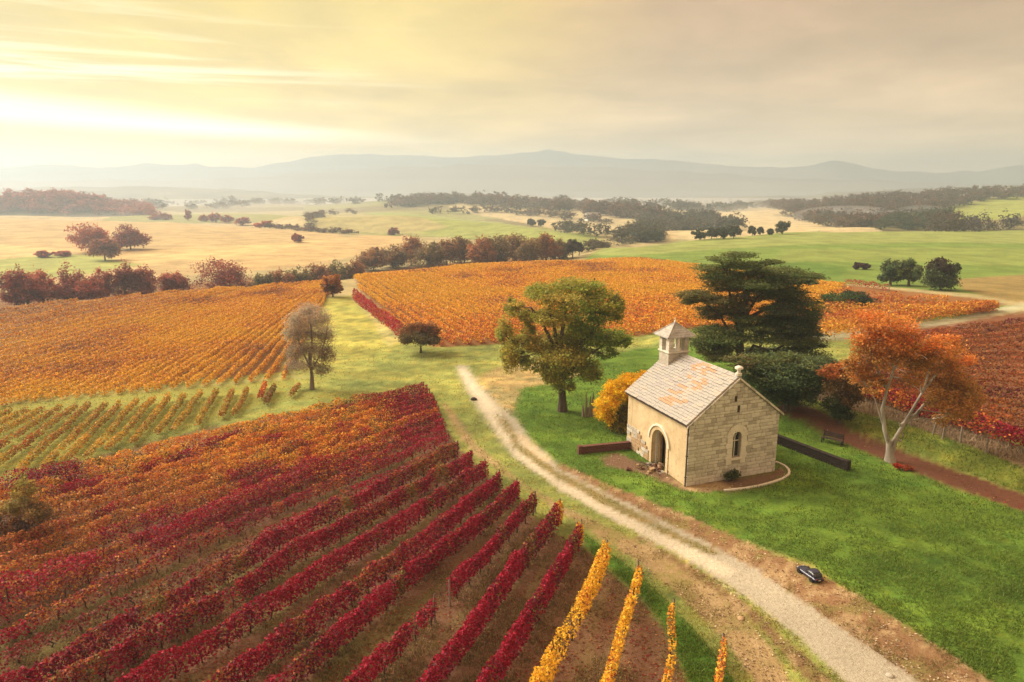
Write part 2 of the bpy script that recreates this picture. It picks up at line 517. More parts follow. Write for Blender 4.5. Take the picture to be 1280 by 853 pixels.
# (object, colour, texture, outline in pixels of the photograph)
ZONES = [
    ('meadow', MEADOW, GR, [(-400, 620), (-400, 480), (0, 480), (360, 440), (560, 420), (900, 395), (1100, 420), (1500, 480), (1700, 1000), (-600, 1000)]),
    # far country
    ('far_field', (0.44, 0.335, 0.165), GR, [(-260, 371), (0, 362), (200, 347), (420, 332), (440, 300), (420, 292), (300, 284), (0, 273), (-260, 273)]),
    ('far_field', (0.54, 0.41, 0.19), GR, [(-260, 302), (0, 306), (150, 316), (260, 309), (430, 298), (460, 294), (430, 304), (300, 324), (160, 330), (0, 334), (-260, 340)]),
    ('far_field', (0.47, 0.345, 0.165), GR, [(300, 322), (440, 297), (510, 293), (515, 300), (460, 318), (380, 332), (300, 340)]),
    ('green_field', (0.30, 0.34, 0.10), GR, [(-60, 331), (0, 325), (60, 318), (120, 318), (140, 326), (180, 331), (120, 342), (0, 352), (-100, 352)]),
    ('green_field', (0.255, 0.30, 0.085), GR, [(380, 268), (480, 266), (600, 276), (700, 290), (752, 299), (740, 312), (640, 304), (520, 292), (440, 291), (380, 284)]),
    ('far_field', (0.33, 0.30, 0.13), GR, [(380, 268), (440, 266), (560, 284), (520, 291), (440, 291), (380, 284)]),
    ('green_field', (0.155, 0.235, 0.050), GR, [(700, 340), (735, 319), (800, 309), (860, 301), (1000, 289), (1280, 288), (1560, 288), (1560, 372), (1260, 372), (1100, 358), (1020, 352), (900, 345)]),
    ('green_field', (0.235, 0.285, 0.085), GR, [(735, 319), (800, 309), (860, 301), (1000, 289), (1280, 288), (1560, 288), (1560, 312), (1200, 303), (1000, 306), (860, 315), (790, 320)]),
    ('green_field', (0.20, 0.26, 0.065), GR, [(980, 312), (1200, 309), (1560, 316), (1560, 340), (1240, 332), (1100, 326), (960, 330)]),
    ('green_field', (0.105, 0.19, 0.035), GR, [(960, 330), (1010, 327), (1060, 334), (1050, 347), (980, 352), (920, 347)]),
    ('far_field', (0.50, 0.42, 0.24), GR, [(820, 268), (900, 264), (1000, 274), (1095, 286), (1020, 289), (930, 296), (860, 299), (820, 300)]),
    ('far_field', (0.42, 0.36, 0.20), GR, [(560, 258), (700, 256), (800, 268), (790, 286), (700, 280), (600, 270)]),
    ('green_field', (0.27, 0.32, 0.075), GR, [(1165, 262), (1230, 249), (1300, 246), (1560, 244), (1560, 272), (1300, 268), (1240, 276), (1190, 278)]),
    ('scrub_field', (0.26, 0.20, 0.075), GR, [(1190, 349), (1290, 343), (1560, 345), (1560, 376), (1262, 377), (1200, 362)]),
    # vineyards
    ('vineyard_soil', (0.20, 0.105, 0.035), SO, [(-300, 402), (0, 374), (200, 357), (430, 341), (422, 368), (396, 374), (352, 466), (0, 496), (-300, 520)]),
    ('vineyard_soil', (0.24, 0.115, 0.04), SO, [(432, 342), (540, 331), (650, 323), (745, 325), (870, 337), (1010, 351), (1060, 357), (1248, 376), (1030, 412), (840, 412), (700, 424), (600, 432), (540, 434), (500, 408), (448, 364)]),
    ('mown_strip', (0.36, 0.37, 0.13), GR, [(-300, 526), (0, 498), (200, 484), (360, 469), (400, 470), (370, 474), (0, 507), (-300, 536)]),
    ('mown_field', (0.345, 0.345, 0.085), GR, [(397, 374), (444, 369), (470, 390), (500, 432), (470, 448), (400, 458), (360, 466), (375, 420)]),
    ('mown_field', (0.42, 0.40, 0.155), GR, [(436, 371), (446, 369), (472, 390), (498, 424), (484, 434), (462, 400)]),
    ('young_vineyard_grass', (0.275, 0.285, 0.065), GR, [(-300, 536), (0, 507), (370, 474), (352, 500), (0, 592), (-300, 690)]),
    ('vineyard_soil', (0.19, 0.085, 0.04), SO, [(1120, 414), (1290, 388), (1560, 384), (1560, 680), (1290, 556), (1200, 536), (1080, 494), (1045, 480), (1070, 440)]),
    ('brown_strip', (0.22, 0.125, 0.06), SO, [(1010, 414), (1130, 398), (1248, 378), (1256, 384), (1130, 405), (1030, 420)]),
    ('green_strip', (0.13, 0.20, 0.04), GR, [(1130, 401), (1200, 390), (1250, 382), (1280, 382), (1240, 392), (1130, 412)]),
    ('pale_path', (0.40, 0.41, 0.27), GV, [(985, 421), (1060, 412), (1130, 406), (1200, 396), (1252, 384), (1300, 376), (1560, 362), (1560, 370), (1300, 382), (1262, 390), (1200, 402), (1130, 414), (1060, 424), (985, 432)]),
    ('vineyard_soil', SOIL, SO, [(-300, 690), (0, 604), (240, 540), (530, 488), (552, 520), (568, 552), (602, 590), (640, 622), (696, 668), (735, 690), (765, 720), (800, 750), (826, 780), (842, 812), (856, 853), (880, 1000), (-900, 1000)]),
    # tracks and lawn
    ('lawn', LAWN, GR, [(640, 470), (720, 452), (800, 436), (900, 430), (990, 500), (1045, 545), (1115, 580), (1200, 614), (1290, 642), (1700, 800), (1700, 1000), (1340, 1000), (1100, 772), (1015, 706), (900, 664), (780, 618), (700, 578), (655, 540), (640, 510)]),
    ('dry_meadow', DRY, GR, [(600, 470), (640, 452), (705, 445), (730, 468), (700, 478), (650, 486), (640, 520), (610, 500)]),
    ('dirt_track', TAN, SO, [(552, 500), (572, 520), (600, 560), (640, 596), (700, 632), (770, 664), (842, 702), (920, 760), (968, 815), (1000, 870), (1060, 1000), (980, 1000), (942, 853), (905, 800), (850, 745), (790, 698), (735, 662), (690, 632), (640, 602), (600, 572), (566, 532)]),
    ('grass_strip', (0.095, 0.195, 0.027), GR, [(726, 664), (762, 690), (800, 720), (850, 768), (895, 820), (930, 868), (980, 1000), (880, 1000), (862, 853), (846, 812), (828, 778), (800, 745), (766, 716), (738, 690)]),
    ('dirt_verge', VERGE, SO, [(670, 566), (760, 606), (860, 645), (960, 690), (1016, 712), (1085, 752), (1160, 800), (1250, 860), (1420, 1000), (1220, 1000), (1120, 853), (1020, 772), (930, 716), (860, 676), (770, 632), (690, 588)]),
    ('dirt_verge', (0.20, 0.125, 0.06), SO, [(800, 672), (860, 704), (930, 752), (990, 805), (1040, 853), (1120, 1000), (1060, 1000), (1015, 860), (975, 810), (915, 755), (850, 708), (790, 672)]),
    ('gravel_track', GRAVEL, GV, [(572, 458), (584, 456), (600, 482), (622, 506), (648, 528), (664, 552), (706, 588), (770, 622), (860, 666), (940, 708), (1030, 770), (1110, 826), (1165, 862), (1330, 1000), (1170, 1000), (1056, 853), (995, 795), (930, 745), (850, 694), (760, 648), (700, 612), (640, 572), (612, 532), (590, 498), (578, 474)]),
    ('gravel_track', (0.58, 0.52, 0.40), GV, [(576, 462), (584, 462), (604, 492), (622, 512), (640, 540), (676, 578), (750, 624), (840, 672), (920, 714), (905, 722), (835, 686), (752, 642), (690, 604), (642, 566), (614, 530), (592, 494)]),
    ('track_crown', (0.24, 0.20, 0.085), GR, [(618, 514), (634, 528), (650, 556), (690, 584), (760, 622), (850, 668), (900, 692), (890, 694), (840, 673), (752, 630), (680, 588), (642, 560), (628, 534)]),
    ('gravel_track', (0.55, 0.45, 0.31), GV, [(640, 540), (660, 548), (672, 562), (690, 576), (684, 580), (662, 564)]),
    ('garden_bed', BED, SO, [(975, 500), (1000, 503), (1060, 535), (1120, 560), (1200, 590), (1290, 622), (1560, 730), (1560, 760), (1290, 645), (1200, 612), (1115, 580), (1050, 552), (1010, 530), (968, 516)]),
    ('bank_grass', (0.155, 0.19, 0.035), GR, [(985, 496), (1000, 494), (1060, 512), (1130, 530), (1200, 552), (1290, 590), (1560, 700), (1560, 728), (1290, 620), (1200, 588), (1120, 558), (1060, 533), (1000, 502)]),
    ('dead_grass', (0.20, 0.145, 0.085), SO, [(1000, 494), (1045, 484), (1110, 500), (1200, 532), (1290, 566), (1560, 690), (1560, 702), (1290, 592), (1200, 553), (1130, 530), (1060, 512)]),
    ('gravel_bed', (0.19, 0.115, 0.075), SO, [(790, 575), (835, 590), (857, 606), (967, 590), (980, 582), (986, 590), (984, 597), (962, 606), (930, 612), (885, 616), (850, 612), (820, 598), (795, 590), (760, 584), (752, 574), (770, 566)]),
    ('gravel_bed', (0.42, 0.30, 0.165), GV, [(832, 598), (858, 606), (900, 604), (925, 609), (890, 615), (862, 614)]),
]


def in_poly(x, y, poly):
    res = np.zeros(x.shape, bool)
    n = len(poly)
    bx0, by0 = poly.min(0)
    bx1, by1 = poly.max(0)
    cand = np.nonzero((x >= bx0) & (x <= bx1) & (y >= by0) & (y <= by1))[0]
    if len(cand) == 0:
        return res
    cx, cyy = x[cand], y[cand]
    c = np.zeros(len(cand), bool)
    j = n - 1
    for i in range(n):
        xi, yi = poly[i]
        xj, yj = poly[j]
        if yi != yj:
            k = ((yi > cyy) != (yj > cyy)) & (cx < (xj - xi) * (cyy - yi) / (yj - yi) + xi)
            c ^= k
        j = i
    res[cand] = c
    return res


ZP = [(nm, np.array(c), np.array(tx), np.array([at(*q)[:2] for q in poly])) for nm, c, tx, poly in ZONES]


def zone_of(x, y):
    idx = np.full(x.shape, -1)
    for k, (_, _, _, poly) in enumerate(ZP):
        idx[in_poly(x, y, poly)] = k
    return idx


def ground_material():
    m, t = new_mat('ground')
    c = t.n('ShaderNodeAttribute', attribute_name='col').outputs['Color']
    tx = t.n('ShaderNodeSeparateColor', {0: t.n('ShaderNodeAttribute', attribute_name='tex').outputs['Color']})
    g, v, s = tx.outputs
    co = t.n('ShaderNodeTexCoord').outputs['Object']
    big = t.noise(co, 0.11, 5.0, 0.6)
    med = t.noise(co, 0.9, 5.0, 0.62)
    fine = t.noise(co, 5.5, 6.0, 0.7)
    grit = t.noise(co, 16.0, 5.0, 0.75)
    col = t.vmath('SCALE', c, None, t.remap(big, 0.3, 0.7, 0.80, 1.20))
    # grass: tussocks, yellowed and deeper green patches
    yel = t.mix(t.math('MULTIPLY', t.math('MULTIPLY', t.remap(med, 0.50, 0.72), 0.5), g), col, t.vmath('MULTIPLY', col, (1.55, 1.12, 0.9)))
    grn = t.mix(t.math('MULTIPLY', t.math('MULTIPLY', t.remap(med, 0.48, 0.30), 0.55), g), yel, t.vmath('MULTIPLY', yel, (0.55, 0.78, 0.7)))
    amp = t.math('ADD', 0.30, t.math('MULTIPLY', g, 0.22))
    f = t.math('ADD', 1.0, t.math('MULTIPLY', amp, t.math('MULTIPLY', t.math('SUBTRACT', fine, 0.5), 3.0)))
    col = t.vmath('SCALE', grn, None, f)
    # soil: pale straw and clods
    straw = t.math('MULTIPLY', t.remap(grit, 0.56, 0.70), t.math('MULTIPLY', s, 0.55))
    col = t.mix(straw, col, (0.36, 0.26, 0.13))
    # gravel: pale stones and dark gaps
    st = t.math('MULTIPLY', t.remap(grit, 0.58, 0.68), t.math('MULTIPLY', v, 0.3))
    col = t.mix(st, col, (0.74, 0.65, 0.50))
    dk = t.math('MULTIPLY', t.remap(fine, 0.44, 0.30), t.math('MULTIPLY', v, 0.32))
    col = t.mix(dk, col, (0.27, 0.19, 0.11))
    h = t.math('ADD', fine, t.math('MULTIPLY', grit, 0.5))
    b = t.n('ShaderNodeBump', {'Strength': 0.75, 'Distance': 0.12, 'Height': h})
    p = t.n('ShaderNodeBsdfPrincipled', {'Base Color': col, 'Roughness': 0.95, 'Specular IOR Level': 0.1, 'Normal': b.outputs[0]})
    t.n('ShaderNodeOutputMaterial', {'Surface': p.outputs[0]})
    return m


GROUND = ground_material()


def build_ground():
    rr = [5.0]
    while rr[-1] < 3600:
        r = rr[-1]
        rr.append(r * (1.0075 if r < 190 else 1.016) + (0.05 if r < 60 else 0))
    rr = np.array(rr)
    th = np.concatenate([np.linspace(-65, -44, 60)[:-1], np.linspace(-44, 44, 480), np.linspace(44, 65, 60)[1:]])
    th = np.radians(th)
    TT, RR = np.meshgrid(th, rr)
    x = (RR * np.sin(TT)).ravel()
    y = (-12 + RR * np.cos(TT)).ravel()
    z = height(x, y)
    n = len(x)
    col = np.zeros((n, 3))
    tex = np.zeros((n, 3))
    dist = np.hypot(x, y)
    zc = np.array([c for _, c, _, _ in ZP] + [(0.36, 0.31, 0.16)])
    zt = np.array([c for _, _, c, _ in ZP] + [(1, 0, 0)], float)
    amp = np.clip(dist * 0.012, 0.22, 8)
    main = None
    K = 4
    for k in range(K):
        jx = x + (fbm(x / (amp * 3), y / (amp * 3), 20 + k, 3) - 0.5) * amp * 2.2 + (rng.random(n) - 0.5) * amp * 0.5
        jy = y + (fbm(x / (amp * 3), y / (amp * 3), 40 + k, 3) - 0.5) * amp * 2.2 + (rng.random(n) - 0.5) * amp * 0.5
        zi = zone_of(jx, jy)
        if k == 0:
            main = zi
        col += zc[zi] / K
        tex += zt[zi] / K
    # patchwork of distant fields beyond the named ones
    far = (dist > 420) & (main < 0)
    cell = hash2(np.floor((x + y * 0.3) / 170), np.floor((y - x * 0.2) / 120), 3)
    pal = np.array([(0.42, 0.35, 0.19), (0.25, 0.26, 0.09), (0.48, 0.40, 0.23), (0.19, 0.17, 0.08), (0.33, 0.30, 0.15)])
    col[far] = pal[(cell[far] * 4.99).astype(int)] * (1 - 0.72 * sm((dist[far] - 750) / 600))[:, None]
    # the foreground vineyard: bare strips under the vines, dry grass between them, greener to the left
    vs_ = np.array([nm == 'vineyard_soil' for nm, *_ in ZP] + [False])[main] & (y < 62) & (x < 12)
    ang = np.radians(np.interp(x, [-28, -12, 0, 8], [49, 53, 62, 72]))
    per = x * np.sin(ang) - y * np.cos(ang)
    al = x * np.cos(ang) + y * np.sin(ang)
    stripe = vnoise(per * 1.6, al * 0.12, 61) * 0.6 + fbm(x * 0.9, y * 0.9, 62, 3) * 0.4
    grassy = sm((stripe - 0.42) / 0.25)[:, None]
    left = sm((6 - x) / 14)[:, None]
    gcol = np.array((0.20, 0.135, 0.065)) * (1 - left) + np.array((0.15, 0.135, 0.045)) * left
    col = np.where(vs_[:, None], col * (1 - grassy * 0.8) + gcol * grassy * 0.8, col)
    nm_all = np.array([nm for nm, *_ in ZP] + ['countryside'])[main]
    dirt = np.isin(nm_all, ['dirt_verge', 'dirt_track']) & (y < 95)
    pat = fbm(x * 0.9, y * 0.9, 70, 4) * 0.6 + fbm(x * 2.6, y * 2.6, 74, 3) * 0.4
    gmix = (sm((pat - 0.52) / 0.10) * 0.75)[:, None]
    smix = (sm((0.46 - pat) / 0.08) * 0.7)[:, None]
    gc = np.where((x > 0.36 * y)[:, None], np.array((0.21, 0.185, 0.065)), np.array((0.25, 0.215, 0.075)))
    col = np.where(dirt[:, None], (col * (1 - gmix) + gc * gmix) * (1 - smix) + np.array((0.42, 0.31, 0.17)) * smix, col)
    lawn_ = np.isin(nm_all, ['lawn', 'meadow', 'mown_field', 'bank_grass', 'dry_meadow', 'grass_strip']) & (y < 110)
    pa = fbm(x * 0.22 + y * 0.10, y * 0.5, 80, 4)
    pb = fbm(x * 1.1, y * 1.7, 84, 3)
    f_ = (1 + (pa - 0.5) * 0.5 + (pb - 0.5) * 1.0)[:, None]
    tint = np.stack([1 + (pa - 0.5) * 0.55, 1 + (pa - 0.5) * 0.25, np.ones(n)], 1)
    col = np.where(lawn_[:, None], col * f_ * tint, col)
    nx, ny = len(th), len(rr)
    i = np.arange((ny - 1) * (nx - 1))
    r0, c0 = i // (nx - 1), i % (nx - 1)
    a = r0 * nx + c0
    faces = np.stack([a, a + 1, a + nx + 1, a + nx], 1)
    names = [nm for nm, *_ in ZP] + ['countryside']
    fz = main[a]
    fname = np.array(names)[fz]
    for nm in sorted(set(fname)):
        f = faces[fname == nm]
        used, inv = np.unique(f, return_inverse=True)
        o = np_mesh(nm, np.stack([x, y, z], 1)[used], inv.reshape(f.shape), GROUND, None, col[used], True, {'tex': tex[used]})
        tag(o, kind='structure')


build_ground()


# ------------------------------------------------------------------ mountains
MOUNTAIN = rough_material('mountain', (0.022, 0.040, 0.050), (0.055, 0.068, 0.062), 0.006, 0.95, 0.0)


def mountain(pts, Y, seed, name):
    px = np.array([p[0] for p in pts], float)
    py = np.array([p[1] for p in pts], float)
    xs = np.linspace(px[0], px[-1], 420)
    yy = np.interp(xs, px, py)
    k = np.ones(7) / 7
    yy = np.convolve(np.pad(yy, 3, 'edge'), k, 'valid')
    yy += (fbm(xs / 26, xs * 0, seed, 4) - 0.5) * 5.0
    V = []
    prof = [(-520, 0.0), (-420, 0.10), (-320, 0.27), (-230, 0.47), (-150, 0.68), (-80, 0.86), (-30, 0.97), (0, 1.0), (60, 0.9), (200, 0.4), (320, 0.0)]
    for off, f in prof:
        for xp, yp in zip(xs, yy):
            c = at_Y(xp, yp, Y)
            g = fbm(np.array([xp / 22.0]), np.array([off / 140.0]), seed + 9, 4)[0] - 0.5
            hgt_ = (c[2] + 14)
            V.append((c[0] * (1 + off / Y), Y + off + g * 60 * (f < 1), -14 + hgt_ * f + g * hgt_ * 0.22 * (0 < f < 1)))
    n, m = len(xs), len(prof)
    i = np.arange((m - 1) * (n - 1))
    r0, c0 = i // (n - 1), i % (n - 1)
    a = r0 * n + c0
    o = np_mesh(name, V, np.stack([a, a + 1, a + n + 1, a + n], 1), MOUNTAIN, None, None, True)
    tag(o, kind='structure')


mountain([(-420, 214), (0, 210), (60, 206), (120, 210), (210, 206), (320, 211), (400, 195), (440, 193), (520, 194), (560, 199), (640, 193), (690, 190), (740, 195), (860, 204), (990, 211), (1040, 201), (1110, 213), (1170, 218), (1280, 208), (1720, 214)], 2950, 71, 'hills')
mountain([(-420, 232), (100, 226), (260, 224), (380, 217), (520, 209), (640, 205), (720, 208), (840, 214), (960, 222), (1080, 226), (1200, 231), (1300, 228), (1720, 224)], 2350, 83, 'hills')
FRONT_RIDGE = list(COL.objects)[-1]

WOODED = rough_material('wooded_hill', (0.035, 0.042, 0.030), (0.16, 0.14, 0.085), 0.012, 0.95, 0.0, (0.07, 0.06, 0.045), 0.05)
mountain([(-420, 240), (40, 236), (130, 233), (250, 236), (330, 240), (430, 246), (520, 244), (590, 241), (660, 246), (760, 250), (900, 247), (1020, 243), (1130, 236), (1280, 232), (1720, 230)], 1620, 95, 'hills')
for o_ in list(COL.objects)[-1:]:
    o_.data.materials[0] = WOODED
FRONT_RIDGE.data.materials[0] = rough_material('far_slope', (0.028, 0.040, 0.044), (0.085, 0.085, 0.065), 0.005, 0.95, 0.0)

# ------------------------------------------------------------------ haze
m, t = new_mat('haze')
pv = t.n('ShaderNodeVolumePrincipled', {'Color': (0.64, 0.81, 1.0, 1), 'Density': 0.00048, 'Anisotropy': 0.38})
t.n('ShaderNodeOutputMaterial', {'Volume': pv.outputs[0]})
bm = bmesh.new()
add_box(bm, (-3420, -70, -24), (3420, 3650, 178))
tag(bm_obj('haze', bm, m), kind='stuff')
m, t = new_mat('mist')
pv = t.n('ShaderNodeVolumePrincipled', {'Color': (0.92, 0.95, 1.0, 1), 'Density': 0.00011, 'Anisotropy': 0.2})
t.n('ShaderNodeOutputMaterial', {'Volume': pv.outputs[0]})
for rx_, ry_, rz_, ox_, oy_ in ((2100, 950, 24, 150, 1380), (2000, 900, 48, -260, 1500), (1900, 860, 84, 420, 1620), (1500, 800, 130, -500, 1700)):
    bm = bmesh.new()
    bmesh.ops.create_uvsphere(bm, u_segments=48, v_segments=20, radius=1.0)
    for v in bm.verts:
        v.co = Vector((v.co.x * rx_ + ox_, v.co.y * ry_ + oy_, max(-21.0, v.co.z * rz_ - 9)))
    tag(bm_obj('valley_mist', bm, m), kind='stuff')
m, t = new_mat('low_mist')
pv = t.n('ShaderNodeVolumePrincipled', {'Color': (0.94, 0.96, 1.0, 1), 'Density': 0.0016, 'Anisotropy': 0.2})
t.n('ShaderNodeOutputMaterial', {'Volume': pv.outputs[0]})
bm = bmesh.new()
bmesh.ops.create_uvsphere(bm, u_segments=48, v_segments=20, radius=1.0)
for v in bm.verts:
    v.co = Vector((v.co.x * 1500 + 120, v.co.y * 680 + 1150, max(-22.0, v.co.z * 14 - 11)))
tag(bm_obj('low_mist', bm, m), kind='stuff')

# ------------------------------------------------------------------ the chapel
CX, CYY, CTH = 10.78, 39.25, R(20.2)
CW, CL, HE, HA = 6.8, 7.3, 4.05, 6.62
STONE_A = rough_material('limestone_warm', (0.49, 0.46, 0.395), (0.63, 0.595, 0.52), 2.2, 0.9, 0.6, (0.36, 0.30, 0.21), 9)
STONE_B = rough_material('limestone_pale', (0.60, 0.565, 0.48), (0.71, 0.675, 0.59), 2.5, 0.9, 0.5, (0.36, 0.30, 0.21), 10)
STONE_C = rough_material('limestone_dark', (0.36, 0.33, 0.275), (0.50, 0.465, 0.395), 2.5, 0.9, 0.5, (0.24, 0.19, 0.13), 12)
STONE_D = rough_material('limestone_brown', (0.36, 0.24, 0.13), (0.48, 0.34, 0.20), 2.5, 0.9, 0.5, (0.20, 0.14, 0.09), 12)
MORTAR = rough_material('mortar', (0.36, 0.32, 0.25), (0.47, 0.42, 0.34), 3, 0.95, 0.4)
PLASTER = rough_material('old_render', (0.50, 0.385, 0.225), (0.62, 0.50, 0.31), 0.8, 0.9, 0.45, (0.40, 0.29, 0.165), 4.0)
DRESSED = rough_material('dressed_stone', (0.68, 0.63, 0.53), (0.76, 0.715, 0.62), 1.6, 0.85, 0.3, (0.52, 0.465, 0.37), 9)
TILE_PALE = rough_material('lichen_stone_tile', (0.32, 0.31, 0.285), (0.45, 0.44, 0.41), 2.0, 0.9, 0.5, (0.22, 0.175, 0.145), 5)
TILE_ROSE = rough_material('rosy_stone_tile', (0.36, 0.31, 0.265), (0.50, 0.45, 0.39), 2.0, 0.9, 0.5, (0.60, 0.55, 0.49), 5)
TILE_GREY = rough_material('grey_stone_tile', (0.27, 0.255, 0.25), (0.42, 0.40, 0.39), 2.0, 0.9, 0.5, (0.55, 0.50, 0.45), 5)
TILE_RUST = rough_material('orange_lichen_tile', (0.42, 0.235, 0.125), (0.47, 0.32, 0.215), 2.0, 0.9, 0.5, (0.58, 0.47, 0.37), 5)
DARK_WOOD = rough_material('dark_wood', (0.035, 0.024, 0.018), (0.07, 0.048, 0.034), 4, 0.7, 0.3, stretch=(1, 1, 0.2))
IRON = rough_material('lead_pipe', (0.08, 0.07, 0.06), (0.14, 0.12, 0.10), 6, 0.6, 0.2, metal=0.4)
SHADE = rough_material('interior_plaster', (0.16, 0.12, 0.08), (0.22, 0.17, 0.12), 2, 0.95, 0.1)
mg, tg = new_mat('window_glass')
gp = tg.n('ShaderNodeBsdfPrincipled', {'Base Color': (0.02, 0.025, 0.03, 1), 'Roughness': 0.12, 'Specular IOR Level': 0.6})
tg.n('ShaderNodeOutputMaterial', {'Surface': gp.outputs[0]})
GLASS = mg

base_z = hgt(CX + 3, CYY + 2) - 0.03
chapel = empty('stone_chapel', (CX, CYY, base_z), CTH)
tag(chapel, 'small old stone chapel with lichened tile roof and open bell turret', 'chapel')


def arch_pts(c, hw, z0, zs, ax, off, n=14, rev=False):
    """outline of a round arch: up the left jamb, over, down the right; ax 'x' = in plane y=off, 'y' = in plane x=off"""
    p = [(c - hw, z0)] + [(c - hw * math.cos(math.pi * k / n), zs + hw * math.sin(math.pi * k / n)) for k in range(n + 1)] + [(c + hw, z0)]
    if rev:
        p = p[::-1]
    return [(q[0], off, q[1]) if ax == 'x' else (off, q[0], q[1]) for q in p]


def pt(a, z, ax, off):
    return (a, off, z) if ax == 'x' else (off, a, z)


def wall_with_arch(bm, a0, a1, tops, c, hw, z0, zs, ax, off, depth, direction, n=14):
    """wall slab from a0 to a1 with an arched opening; tops = outline above, from a1 side to a0 side"""
    P = lambda a, z: pt(a, z, ax, off)
    arc = [(c - hw * math.cos(math.pi * k / n), zs + hw * math.sin(math.pi * k / n)) for k in range(n + 1)]
    # three pieces butted end to end: left of the opening, right of it, and above the springing
    add_poly_prism(bm, [P(a0, 0), P(c - hw, 0), P(c - hw, zs), P(a0, zs)], direction, depth)
    add_poly_prism(bm, [P(c + hw, 0), P(a1, 0), P(a1, zs), P(c + hw, zs)], direction, depth)
    if z0 > 0:
        add_poly_prism(bm, [P(c - hw, 0), P(c + hw, 0), P(c + hw, z0), P(c - hw, z0)], direction, depth)
    k = n // 2
    apex = [tp for tp in tops]
    left = [P(a0, zs)] + [P(*q) for q in arc[:k + 1]]
    right = [P(*q) for q in arc[k:]] + [P(a1, zs)]
    mid = [tp for tp in apex if abs(tp[0] - c) < 1e-6]
    tz = mid[0][1]
    add_poly_prism(bm, left + [P(c, tz)] + [P(*q) for q in apex if q[0] < c - 1e-6], direction, depth)
    add_poly_prism(bm, right + [P(*q) for q in apex if q[0] > c + 1e-6] + [P(c, tz)], direction, depth)


TW = 0.55
WC, WHW, WZ0, WZS = 3.62, 0.33, 1.42, 2.82          # gable window
DC, DHW, DZS = 3.15, 0.86, 1.75                      # doorway
GC = CW / 2


def roof_z(x):
    return HE + (HA - HE) * (1 - abs(x - GC) / GC)


# gable wall (faces the camera), with single stones proud of the mortar
bm = bmesh.new()
wall_with_arch(bm, 0.0, CW, [(CW, HE), (WC, roof_z(WC)), (GC, HA), (0, HE)], WC, WHW, WZ0, WZS, 'x', 0.0, TW, (0, 1, 0))
gable = bm_obj('gable_wall', bm, MORTAR, chapel)
g = np.random.default_rng(5)


def unit_stone():
    bm = bmesh.new()
    bmesh.ops.create_cube(bm, size=1.0)
    bmesh.ops.bevel(bm, geom=list(bm.edges), offset=0.045, segments=1, affect='EDGES')
    me = bpy.data.meshes.new('stone')
    bm.to_mesh(me)
    bm.free()
    return me


stone_meshes = []
for mt in (STONE_A, STONE_B, STONE_C, STONE_D):
    me = unit_stone()
    me.materials.append(mt)
    stone_meshes.append(me)


def place_stone(parent, loc, dim, me, name='stone', rot=(0, 0, 0)):
    o = bpy.data.objects.new(name, me)
    COL.objects.link(o)
    o.parent = parent
    o.location = loc
    o.scale = dim
    o.rotation_euler = rot
    return o


def courses(x0f, x1f, z0, z1, hmin, hmax, wmin, wmax, blocked):
    """rectangles of coursed masonry: yields (xa, xb, za, zb)"""
    z = z0
    while z < z1 - 0.06:
        h = min(g.uniform(hmin, hmax), z1 - z)
        xa = x0f(z, z + h)
        end = x1f(z, z + h)
        x = xa
        while x < end - 0.05:
            w = g.uniform(wmin, wmax)
            if end - (x + w) < wmin * 0.6:
                w = end - x
            for (ba, bb, bza, bzb) in blocked(z, z + h):
                if x < bb and x + w > ba and z < bzb and z + h > bza:
                    if x < ba - 0.08:
                        w = ba - x
                    else:
                        x = bb
                        w = 0
                        break
            if w > 0.07:
                yield x, x + w, z, z + h
                x += w
            elif w > 0:
                x += w
            elif w == 0 and x >= end - 0.05:
                break
        z += h


def gable_block(z0, z1):
    out = []
    zm = (z0 + z1) / 2
    ow = 0.80
    if 1.0 < z1 and z0 < WZS:
        out.append((WC - ow + 0.02, WC + ow - 0.02, 0.98, 9))
    elif z0 >= WZS and zm < WZS + ow:
        hw = math.sqrt(max(0.0, ow ** 2 - (max(z0, WZS) - WZS) ** 2))
        if hw > 0.05:
            out.append((WC - hw, WC + hw, WZS, 9))
    return out


SLITS = [(3.30, 5.15, 5.50), (3.56, 4.42, 4.86)]
pal = [0, 0, 0, 0, 1, 1, 1, 2]
for xa, xb, za, zb in courses(lambda a, b: max(0.0, GC * (b - HE) / (HA - HE)) if b > HE else 0.0,
                              lambda a, b: CW - (max(0.0, GC * (b - HE) / (HA - HE)) if b > HE else 0.0),
                              0.02, HA - 0.25, 0.17, 0.29, 0.30, 0.74, gable_block):
    if any(xa < s + 0.10 and xb > s - 0.10 and za < z1 and zb > z0 for s, z0, z1 in SLITS):
        for s, z0, z1 in SLITS:
            if xa < s + 0.10 and xb > s - 0.10 and za < z1 and zb > z0:
                for ua, ub in ((xa, s - 0.10), (s + 0.10, xb)):
                    if ub - ua > 0.05:
                        place_stone(gable, ((ua + ub) / 2, -0.012, (za + zb) / 2), (ub - ua - 0.02, 0.07, zb - za - 0.02), stone_meshes[g.choice(pal)])
        continue
    pr = g.uniform(-0.008, 0.014)
    k = g.choice(pal)
    if za > HE and g.random() < 0.2:
        k = 2
    if za < 0.5 and g.random() < 0.4:
        k = 1
    place_stone(gable, ((xa + xb) / 2, -0.012 - pr, (za + zb) / 2), (xb - xa - g.uniform(0.012, 0.034), 0.07, zb - za - g.uniform(0.012, 0.034)), stone_meshes[k], rot=(0, g.normal() * 0.012, 0))
for s, z0, z1 in SLITS:
    bm = bmesh.new()
    add_box(bm, (s - 0.10, -0.02, z0), (s + 0.10, 0.02, z1))
    bm_obj('slit_opening', bm, DARK_WOOD, gable)
